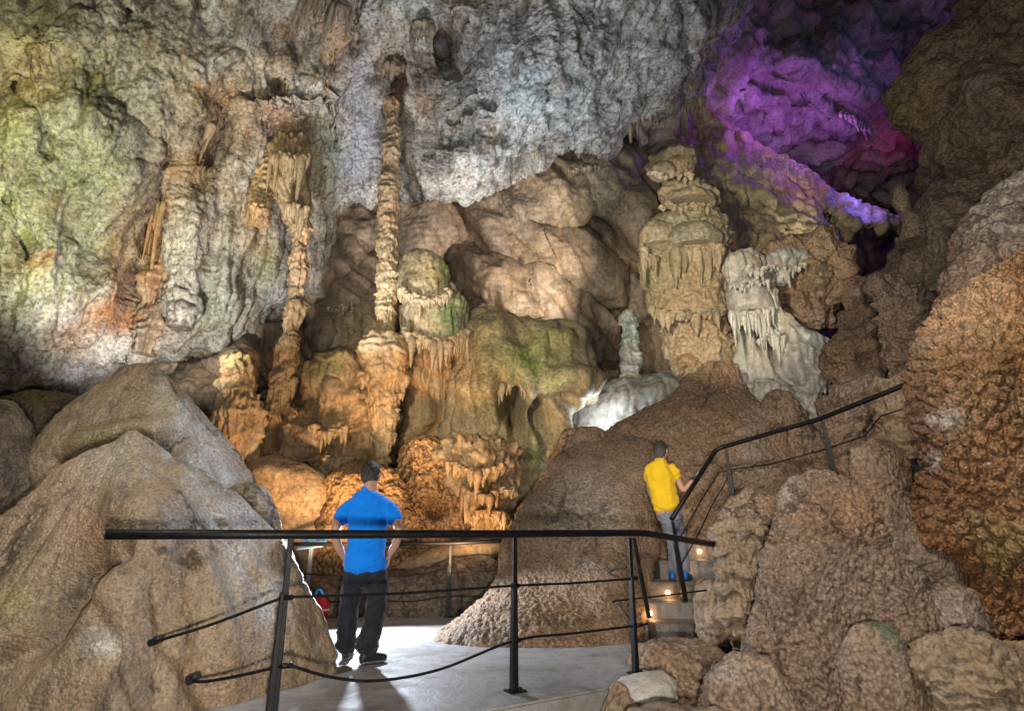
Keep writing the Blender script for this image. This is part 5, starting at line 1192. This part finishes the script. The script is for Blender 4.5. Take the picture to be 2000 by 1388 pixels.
# ------------------------------------------------------------------ people
def limb(bm, pts, seg=18, sub=6, depth_axis=(0, 1, 0)):
    """pts: (Vector, half width across the picture, half depth)"""
    P_ = [Vector(p[0]) for p in pts]
    R_ = [(p[1], p[2]) for p in pts]
    q, r = [], []
    for i in range(len(P_) - 1):
        p0, p1, p2, p3 = P_[max(i - 1, 0)], P_[i], P_[i + 1], P_[min(i + 2, len(P_) - 1)]
        for k in range(sub):
            t = k / sub
            q.append(0.5 * ((2 * p1) + (p2 - p0) * t + (2 * p0 - 5 * p1 + 4 * p2 - p3) * t * t + (3 * p1 - p0 - 3 * p2 + p3) * t ** 3))
            s = t * t * (3 - 2 * t)
            r.append((R_[i][0] * (1 - s) + R_[i + 1][0] * s, R_[i][1] * (1 - s) + R_[i + 1][1] * s))
    q.append(P_[-1])
    r.append(R_[-1])
    # round ends
    t0, t1 = (q[0] - q[1]).normalized(), (q[-1] - q[-2]).normalized()
    e0, e1, f0, f1 = [], [], [], []
    for a in (80, 50, 22):
        k = math.cos(rad(a))
        e0.append(q[0] + t0 * min(r[0]) * math.sin(rad(a)) * 0.7)
        f0.append((r[0][0] * k, r[0][1] * k))
    for a in (22, 50, 80):
        k = math.cos(rad(a))
        e1.append(q[-1] + t1 * min(r[-1]) * math.sin(rad(a)) * 0.7)
        f1.append((r[-1][0] * k, r[-1][1] * k))
    q, r = e0 + q + e1, f0 + r + f1
    rings = []
    for i, p in enumerate(q):
        t = (q[min(i + 1, len(q) - 1)] - q[max(i - 1, 0)]).normalized()
        d = Vector(depth_axis)
        d = (d - t * d.dot(t)).normalized()
        l = t.cross(d)
        rings.append([bm.verts.new(p + l * math.cos(2 * math.pi * k / seg) * r[i][0] + d * math.sin(2 * math.pi * k / seg) * r[i][1]) for k in range(seg)])
    for a, b in zip(rings[:-1], rings[1:]):
        for k in range(seg):
            bm.faces.new((a[k], a[(k + 1) % seg], b[(k + 1) % seg], b[k]))
    bm.faces.new(rings[0][::-1])
    bm.faces.new(rings[-1])


def ellipsoid(bm, c, r, rot=None, seg=20):
    m = Matrix.Translation(Vector(c)) @ (rot.to_matrix().to_4x4() if rot else Matrix()) @ Matrix.Diagonal((*r, 1))
    bmesh.ops.create_uvsphere(bm, u_segments=seg, v_segments=seg // 2 + 2, radius=1, matrix=m)


def fuse(name, bm, mat, parent, voxel=0.006, smooth=4, wrinkle=None):
    """grow the overlapping volumes into ONE continuous skin"""
    bmesh.ops.recalc_face_normals(bm, faces=bm.faces)
    me = bpy.data.meshes.new(name)
    bm.to_mesh(me)
    bm.free()
    o = bpy.data.objects.new(name, me)
    COL.objects.link(o)
    r = o.modifiers.new('r', 'REMESH')
    r.mode, r.voxel_size = 'VOXEL', voxel
    s = o.modifiers.new('s', 'SMOOTH')
    s.factor, s.iterations = 0.5, smooth
    dg = bpy.context.evaluated_depsgraph_get()
    dg.update()
    m2 = bpy.data.meshes.new_from_object(o.evaluated_get(dg))
    m2.name = name
    bpy.data.objects.remove(o)
    bpy.data.meshes.remove(me)
    n = len(m2.vertices)
    co = np.empty(n * 3, np.float32)
    m2.vertices.foreach_get('co', co)
    co = co.reshape(-1, 3)
    if wrinkle:
        no = np.empty(n * 3, np.float32)
        m2.vertex_normals.foreach_get('vector', no)
        no = no.reshape(-1, 3)
        co += no * wrinkle(co)[:, None]
        m2.vertices.foreach_set('co', co.ravel())
    m2.polygons.foreach_set('use_smooth', np.ones(len(m2.polygons), bool))
    m2.materials.clear()
    m2.update()
    return link(name, m2, mat, parent)


skin = plain('skin', (0.50, 0.27, 0.19), 0.5, 0, 0.4, 60, 0.08)
def cloth(name, col, amp=0.12, weave=260):
    m, nt, bs = nodes(name)
    pos = nt.nodes.new('ShaderNodeNewGeometry').outputs['Position']
    a = mk(nt, 'ShaderNodeTexNoise', Scale=9.0, Detail=5.0)
    b = mk(nt, 'ShaderNodeTexNoise', Scale=float(weave), Detail=2.0)
    nt.links.new(pos, a.inputs['Vector'])
    nt.links.new(pos, b.inputs['Vector'])
    nt.links.new(ramp(nt, a.outputs[0], [(0.3, tuple(x * (1 - amp) for x in col)), (0.7, tuple(min(1, x * (1 + amp)) for x in col))]), bs.inputs['Base Color'])
    bp = mk(nt, 'ShaderNodeBump', Strength=0.25, Distance=0.002)
    nt.links.new(b.outputs[0], bp.inputs['Height'])
    nt.links.new(bp.outputs[0], bs.inputs['Normal'])
    bs.inputs['Roughness'].default_value = 0.85
    bs.inputs['Specular IOR Level'].default_value = 0.15
    bs.inputs['Sheen Weight'].default_value = 0.15
    return m


def hairmat(name, col):
    m, nt, bs = nodes(name)
    pos = nt.nodes.new('ShaderNodeNewGeometry').outputs['Position']
    mp = mk(nt, 'ShaderNodeMapping')
    mp.inputs['Scale'].default_value = (260, 260, 60)
    nt.links.new(pos, mp.inputs['Vector'])
    n = mk(nt, 'ShaderNodeTexNoise', Scale=1.0, Detail=4.0)
    nt.links.new(mp.outputs[0], n.inputs['Vector'])
    dark_ = ramp(nt, n.outputs[0], [(0.3, tuple(x * 0.4 for x in col)), (0.7, tuple(x * 1.8 for x in col))])
    clip_ = ramp(nt, n.outputs[0], [(0.3, tuple(x * 0.9 for x in col)), (0.7, tuple(min(1, x * 4.5 + 0.02) for x in col))])     # clipped short below
    sp_ = mk(nt, 'ShaderNodeSeparateXYZ')
    nt.links.new(nt.nodes.new('ShaderNodeTexCoord').outputs['Generated'], sp_.inputs[0])
    nt.links.new(mixc(nt, ramp(nt, sp_.outputs['Z'], [(0.30, (1, 1, 1)), (0.62, (0, 0, 0))]), dark_, clip_), bs.inputs['Base Color'])
    bp = mk(nt, 'ShaderNodeBump', Strength=0.8, Distance=0.006)
    nt.links.new(n.outputs[0], bp.inputs['Height'])
    nt.links.new(bp.outputs[0], bs.inputs['Normal'])
    bs.inputs['Roughness'].default_value = 0.6
    return m


def wr(sc, amp, zs=0.5):
    def f(co):
        q = co * np.array([1, 1, zs], np.float32) / sc
        d = np.stack([co[:, 0] + 0.6 * co[:, 2], co[:, 1], co[:, 2] - 0.5 * np.abs(co[:, 0] - co[:, 0].mean())], -1) / np.array([sc * 2.2, sc * 2.2, sc * 0.6], np.float32)
        return amp * (0.6 - np.abs(perlin(q + 3.1)) * 2.2) + amp * 0.5 * perlin(q * 2.3) + amp * 0.9 * (0.4 - np.abs(perlin(d)) * 2)
    return f


def hand(bm, wrist, fdir, side, palmn, L=0.18, curl=0.5, point=False):
    """palm, four fingers of different length and a thumb leaving the side of the palm"""
    f, s, n = Vector(fdir).normalized(), Vector(side).normalized(), Vector(palmn).normalized()
    w = Vector(wrist)
    limb(bm, [(w, 0.026, 0.018), (w + f * 0.035, 0.036, 0.015), (w + f * 0.085, 0.040, 0.013)], 12, 3, n)
    for k, (off, ln) in enumerate(((0.030, 0.070), (0.010, 0.080), (-0.010, 0.074), (-0.029, 0.058))):
        c = curl if not (point and k == 0) else 0.08
        p = w + f * 0.088 + s * off
        d = f.copy()
        pts = [(p - f * 0.02, 0.0095, 0.0095)]
        for j, fr_ in enumerate((0.45, 0.32, 0.23)):
            d = (d + n * c * (0.75 + 0.25 * j)).normalized()
            p = p + d * ln * fr_
            pts.append((p, 0.0088 - 0.001 * j, 0.0085 - 0.001 * j))
        limb(bm, pts, 10, 3, n)
    p = w + f * 0.025 + s * 0.030
    limb(bm, [(p, 0.013, 0.012), (p + f * 0.028 + s * 0.022 + n * 0.008, 0.0115, 0.011), (p + f * 0.058 + s * 0.028 + n * 0.020, 0.009, 0.009)], 10, 3, n)


def head(bm, c, k, yaw, pitch):
    """c: centre of the skull, k: head height"""
    R = Euler((pitch, 0, yaw)).to_matrix()
    at = lambda x, y, z: Vector(c) + R @ (Vector((x, y, z)) * k)
    q = Euler((pitch, 0, yaw)).to_quaternion()
    ellipsoid(bm, at(0, -0.03, 0.10), (0.325 * k, 0.40 * k, 0.385 * k), q)
    ellipsoid(bm, at(0, 0.13, -0.14), (0.265 * k, 0.24 * k, 0.33 * k), q)
    ellipsoid(bm, at(0, 0.24, -0.38), (0.13 * k, 0.11 * k, 0.09 * k), q)      # chin
    limb(bm, [(at(0, 0.355, 0.06), 0.03 * k, 0.03 * k), (at(0, 0.44, -0.10), 0.055 * k, 0.05 * k)], 10, 3)   # nose
    ellipsoid(bm, at(0, 0.345, 0.10), (0.22 * k, 0.045 * k, 0.045 * k), q)    # brow
    ellipsoid(bm, at(0, 0.36, -0.245), (0.10 * k, 0.035 * k, 0.022 * k), q)   # lips
    ellipsoid(bm, at(0, 0.35, -0.29), (0.085 * k, 0.035 * k, 0.024 * k), q)
    for s in (-1, 1):
        ellipsoid(bm, at(s * 0.335, 0.0, -0.05), (0.035 * k, 0.085 * k, 0.14 * k), q @ Euler((0, s * 0.2, s * 0.45)).to_quaternion())
    return at, q


def hair(bm, at, q, k):
    ellipsoid(bm, at(0, -0.05, 0.135), (0.345 * k, 0.415 * k, 0.40 * k), q)
    ellipsoid(bm, at(0, -0.16, -0.02), (0.325 * k, 0.30 * k, 0.33 * k), q)
    ellipsoid(bm, at(0, -0.20, -0.20), (0.235 * k, 0.20 * k, 0.22 * k), q)


def eyes(at, q, k, parent):
    for s in (-1, 1):
        bm = bmesh.new()
        ellipsoid(bm, at(s * 0.145, 0.315, 0.02), (0.055 * k, 0.05 * k, 0.045 * k), q, 14)
        bm_obj('eye', bm, plain('eye_white', (0.6, 0.58, 0.55), 0.25), parent)


def shoe(name, toe, heel, h, mat, sole, parent):
    bm = bmesh.new()
    t, e = Vector(toe), Vector(heel)
    f = (t - e).normalized()
    L = (t - e).length
    pts = [(e + Vector((0, 0, 0.045)), 0.036, 0.040), (e + f * L * 0.3 + Vector((0, 0, 0.052)), 0.040, 0.046), (e + f * L * 0.62 + Vector((0, 0, 0.044)), 0.045, 0.034), (t - f * 0.04 + Vector((0, 0, 0.036)), 0.042, 0.026)]
    limb(bm, pts, 16, 5, (0, 0, 1))
    limb(bm, [(e + f * 0.035 + Vector((0, 0, 0.05)), 0.038, 0.042), (e + f * 0.03 + Vector((0, 0, h)), 0.040, 0.046)], 14, 4)
    o = fuse(name, bm, mat, parent, 0.006, 2)
    bm = bmesh.new()
    limb(bm, [(e + Vector((0, 0, 0.014)), 0.040, 0.014), (e + f * L * 0.4 + Vector((0, 0, 0.012)), 0.040, 0.012), (e + f * L * 0.7 + Vector((0, 0, 0.012)), 0.049, 0.012), (t - f * 0.035 + Vector((0, 0, 0.016)), 0.044, 0.013)], 14, 5, (0, 0, 1))
    s = fuse('sole', bm, sole, o, 0.006, 1)
    bm = bmesh.new()
    sd = Vector((-f.y, f.x, 0))
    for a in (0.42, 0.52, 0.62):
        c = e + f * L * a
        z = 0.105 - (a - 0.3) * 0.10
        tube_mesh(bm, [c - sd * 0.030 + Vector((0, 0, z - 0.022)), c + Vector((0, 0, z)), c + sd * 0.030 + Vector((0, 0, z - 0.022))], 0.004, 6, sub=4)
    bm_obj('laces', bm, sole, o)
    return o


def person_at(Y):
    return lambda px, py, dy=0.0: pv(px, py, Y + dy)


# --- man in the blue T-shirt
Yb = 5.72
B = person_at(Yb)
m1 = empty('person', G(697, 1292), 'person in a blue T-shirt and dark trousers standing on the path with hands at pockets', 'person')
bm = bmesh.new()
k = 0.252
at, q = head(bm, B(724, 927, 0.03), k, 0.0, rad(14))
limb(bm, [(B(724, 938, 0.0), 0.060, 0.062), (B(723, 955, -0.01), 0.062, 0.062), (B(722, 972, -0.01), 0.085, 0.07)], 18, 4)
limb(bm, [(B(721, 968), 0.13, 0.075), (B(720, 990), 0.165, 0.10), (B(717, 1030), 0.150, 0.105), (B(714, 1080), 0.145, 0.10), (B(714, 1115), 0.165, 0.115)], 22, 5)
# arms
limb(bm, [(B(686, 988), 0.040, 0.045), (B(665, 1012, -0.02), 0.046, 0.048), (B(654, 1040, -0.05), 0.038, 0.040), (B(661, 1066, 0.0), 0.036, 0.036), (B(671, 1086, 0.06), 0.028, 0.026)], 16, 5)
limb(bm, [(B(755, 988), 0.040, 0.045), (B(772, 1012, -0.02), 0.046, 0.048), (B(779, 1036, -0.05), 0.038, 0.040), (B(773, 1060, 0.0), 0.036, 0.036), (B(762, 1080, 0.03), 0.027, 0.024)], 16, 5)
hand(bm, B(671, 1086, 0.06), (B(680, 1112, 0.10) - B(671, 1086, 0.06)), (0.6, 0.7, 0.2), (0.6, 0.5, 0), curl=0.3)
hand(bm, B(762, 1080, 0.03), (B(755, 1112, 0.06) - B(762, 1080, 0.03)), (-0.3, 0.9, 0.1), (-0.9, -0.2, 0), curl=0.25)
# legs under the trousers
limb(bm, [(B(694, 1118), 0.085, 0.09), (B(684, 1180), 0.055, 0.06), (B(674, 1268), 0.038, 0.042)], 16, 5)
limb(bm, [(B(733, 1118), 0.085, 0.09), (B(732, 1180), 0.055, 0.06), (B(714, 1272, -0.05), 0.038, 0.042)], 16, 5)
fuse('body', bm, skin, m1, 0.0055, 3)
bm = bmesh.new()
hair(bm, at, q, k)
fuse('hair', bm, hairmat('dark_hair', (0.018, 0.014, 0.012)), m1, 0.006, 1, lambda co: 0.007 * fbm(co * np.array([70, 70, 34], np.float32), 4))
eyes(at, q, k, m1)
bm = bmesh.new()
limb(bm, [(B(722, 957), 0.080, 0.075), (B(721, 967), 0.140, 0.095), (B(720, 980), 0.188, 0.115), (B(719, 1000), 0.196, 0.125), (B(717, 1030), 0.178, 0.130), (B(714, 1075), 0.178, 0.135), (B(714, 1106), 0.190, 0.150)], 24, 6)
limb(bm, [(B(694, 984), 0.070, 0.085), (B(677, 998), 0.078, 0.085), (B(667, 1013, -0.02), 0.072, 0.076)], 18, 5)
limb(bm, [(B(747, 984), 0.070, 0.085), (B(762, 998), 0.078, 0.085), (B(770, 1013, -0.02), 0.072, 0.076)], 18, 5)
fuse('tshirt', bm, cloth('blue_cotton', (0.004, 0.215, 0.86), 0.06), m1, 0.006, 3, wr(0.13, 0.009, 0.3))
bm = bmesh.new()
limb(bm, [(B(714, 1092), 0.150, 0.110), (B(714, 1112), 0.164, 0.122), (B(714, 1128), 0.176, 0.130)], 22, 5)
limb(bm, [(B(694, 1122), 0.105, 0.118), (B(688, 1150), 0.098, 0.105), (B(682, 1182), 0.083, 0.090), (B(678, 1225), 0.084, 0.092), (B(676, 1262), 0.088, 0.096)], 20, 6)
limb(bm, [(B(734, 1122), 0.105, 0.118), (B(737, 1150), 0.098, 0.105), (B(735, 1182), 0.086, 0.092), (B(726, 1225, -0.02), 0.088, 0.094), (B(715, 1264, -0.05), 0.096, 0.105)], 20, 6)
for cx, s in ((672, -1), (752, 1)):
    ellipsoid(bm, B(cx + 2 * -s, 1160, 0.0), (0.035, 0.075, 0.095))
fuse('trousers', bm, cloth('dark_navy_cloth', (0.020, 0.022, 0.032), 0.25), m1, 0.007, 3, lambda co: wr(0.07, 0.008, 0.8)(co) + 0.008 * np.sin(co[:, 2] * 60 + 4 * perlin(co * 4)) * smoothstep(-0.72, -0.95, co[:, 2]))
blackshoe = plain('black_shoe', (0.02, 0.02, 0.024), 0.5, 0, 0.5, 60, 0.5, 0.3, 0.004)
greysole = plain('grey_sole', (0.20, 0.20, 0.22), 0.6)
f1, f2 = G(673, 1290), G(712, 1299)
shoe('shoe', (f1.x - 0.02, f1.y + 0.26, FLOOR + 0.004), (f1.x, f1.y + 0.02, FLOOR + 0.004), 0.10, blackshoe, greysole, m1)
shoe('shoe', (f2.x + 0.16, f2.y + 0.19, FLOOR + 0.004), (f2.x - 0.03, f2.y + 0.02, FLOOR + 0.004), 0.10, blackshoe, greysole, m1)

# --- man in the yellow T-shirt
Yy = 7.92
K = person_at(Yy)
ZS = pv(1300, 1136, 7.70).z
m2 = empty('person', (K(1320, 1130).x, Yy, ZS), 'person in a yellow T-shirt and grey trousers on the stairs, hand on the rail', 'person')
bm = bmesh.new()
at, q = head(bm, K(1291, 880, 0.0), 0.245, rad(-38), rad(4))
limb(bm, [(K(1291, 886), 0.055, 0.058), (K(1290, 898), 0.058, 0.06), (K(1289, 912), 0.085, 0.07)], 18, 4)
limb(bm, [(K(1289, 912), 0.12, 0.075), (K(1290, 930), 0.160, 0.10), (K(1295, 962), 0.145, 0.10), (K(1304, 1000), 0.155, 0.11)], 22, 5)
limb(bm, [(K(1313, 917), 0.040, 0.044), (K(1323, 934, 0.02), 0.046, 0.046), (K(1334, 956, 0.0), 0.038, 0.038), (K(1348, 944, -0.03), 0.034, 0.034), (K(1359, 934, -0.05), 0.025, 0.022)], 16, 5)
limb(bm, [(K(1270, 918), 0.040, 0.044), (K(1267, 940, 0.10), 0.044, 0.046), (K(1273, 968, 0.16), 0.036, 0.038), (K(1290, 985, 0.22), 0.030, 0.03), (K(1300, 1000, 0.24), 0.026, 0.022)], 16, 5)
hand(bm, K(1359, 934, -0.05), (K(1376, 922, -0.06) - K(1359, 934, -0.05)), (-0.2, -0.2, 0.9), (0.5, 0.3, -0.6), curl=0.45, point=True)
hand(bm, K(1300, 1000, 0.24), (0.4, 0.1, -0.9), (0.3, 0.8, 0), (0.8, -0.2, 0), curl=0.3)
limb(bm, [(K(1300, 1004), 0.085, 0.09), (K(1314, 1060), 0.055, 0.06), (K(1316, 1116, -0.02), 0.036, 0.04)], 16, 5)
limb(bm, [(K(1318, 1004), 0.085, 0.09), (K(1328, 1058, 0.06), 0.055, 0.06), (K(1338, 1112, 0.06), 0.036, 0.04)], 16, 5)
fuse('body', bm, skin, m2, 0.0055, 3)
bm = bmesh.new()
hair(bm, at, q, 0.245)
fuse('hair', bm, hairmat('greying_dark_hair', (0.03, 0.028, 0.028)), m2, 0.006, 1, lambda co: 0.007 * fbm(co * np.array([70, 70, 34], np.float32), 4))
eyes(at, q, 0.245, m2)
bm = bmesh.new()
limb(bm, [(K(1290, 900), 0.075, 0.07), (K(1289, 908), 0.135, 0.09), (K(1289, 918), 0.178, 0.112), (K(1290, 932), 0.186, 0.12), (K(1294, 955), 0.170, 0.122), (K(1302, 990), 0.172, 0.138)], 24, 6)
limb(bm, [(K(1310, 913), 0.058, 0.07), (K(1317, 921), 0.064, 0.070), (K(1321, 931, 0.02), 0.060, 0.062)], 18, 5)
limb(bm, [(K(1271, 913), 0.058, 0.07), (K(1267, 922, 0.02), 0.064, 0.070), (K(1266, 934, 0.08), 0.060, 0.062)], 18, 5)
fuse('tshirt', bm, cloth('yellow_cotton', (0.80, 0.52, 0.02), 0.06), m2, 0.006, 3, wr(0.13, 0.010, 0.3))
bm = bmesh.new()
limb(bm, [(K(1304, 982), 0.138, 0.105), (K(1307, 1008), 0.158, 0.122)], 22, 5)
limb(bm, [(K(1301, 1008), 0.098, 0.11), (K(1308, 1035), 0.082, 0.09), (K(1314, 1065), 0.066, 0.074), (K(1316, 1095), 0.062, 0.068), (K(1316, 1118, -0.02), 0.060, 0.066)], 20, 6)
limb(bm, [(K(1318, 1008), 0.098, 0.11), (K(1325, 1035, 0.04), 0.082, 0.09), (K(1331, 1065, 0.06), 0.066, 0.074), (K(1336, 1092, 0.06), 0.062, 0.068), (K(1338, 1114, 0.06), 0.060, 0.066)], 20, 6)
fuse('trousers', bm, cloth('grey_blue_cloth', (0.20, 0.21, 0.27), 0.12), m2, 0.007, 3, wr(0.07, 0.008, 0.8))
blueshoe = plain('blue_shoe', (0.01, 0.12, 0.42), 0.5, 0, 0.5, 60, 0.3)
darksole = plain('dark_sole', (0.05, 0.05, 0.06), 0.6)
a1, a2 = K(1315, 1128, -0.05), K(1338, 1126, 0.04)
shoe('shoe', (a1.x + 0.05, a1.y + 0.24, ZS + 0.003), (a1.x - 0.01, a1.y - 0.02, ZS + 0.003), 0.10, blueshoe, darksole, m2)
shoe('shoe', (a2.x + 0.12, a2.y + 0.20, ZS + 0.003), (a2.x - 0.01, a2.y - 0.03, ZS + 0.003), 0.10, blueshoe, darksole, m2)
bm = bmesh.new()
w0, w1 = K(1354, 938.5, -0.04), K(1359, 934, -0.05)
limb(bm, [(w0, 0.033, 0.031), (w1, 0.031, 0.029)], 16, 3)
bm_obj('watch', bm, plain('black_watch', (0.015, 0.018, 0.022), 0.4), m2)
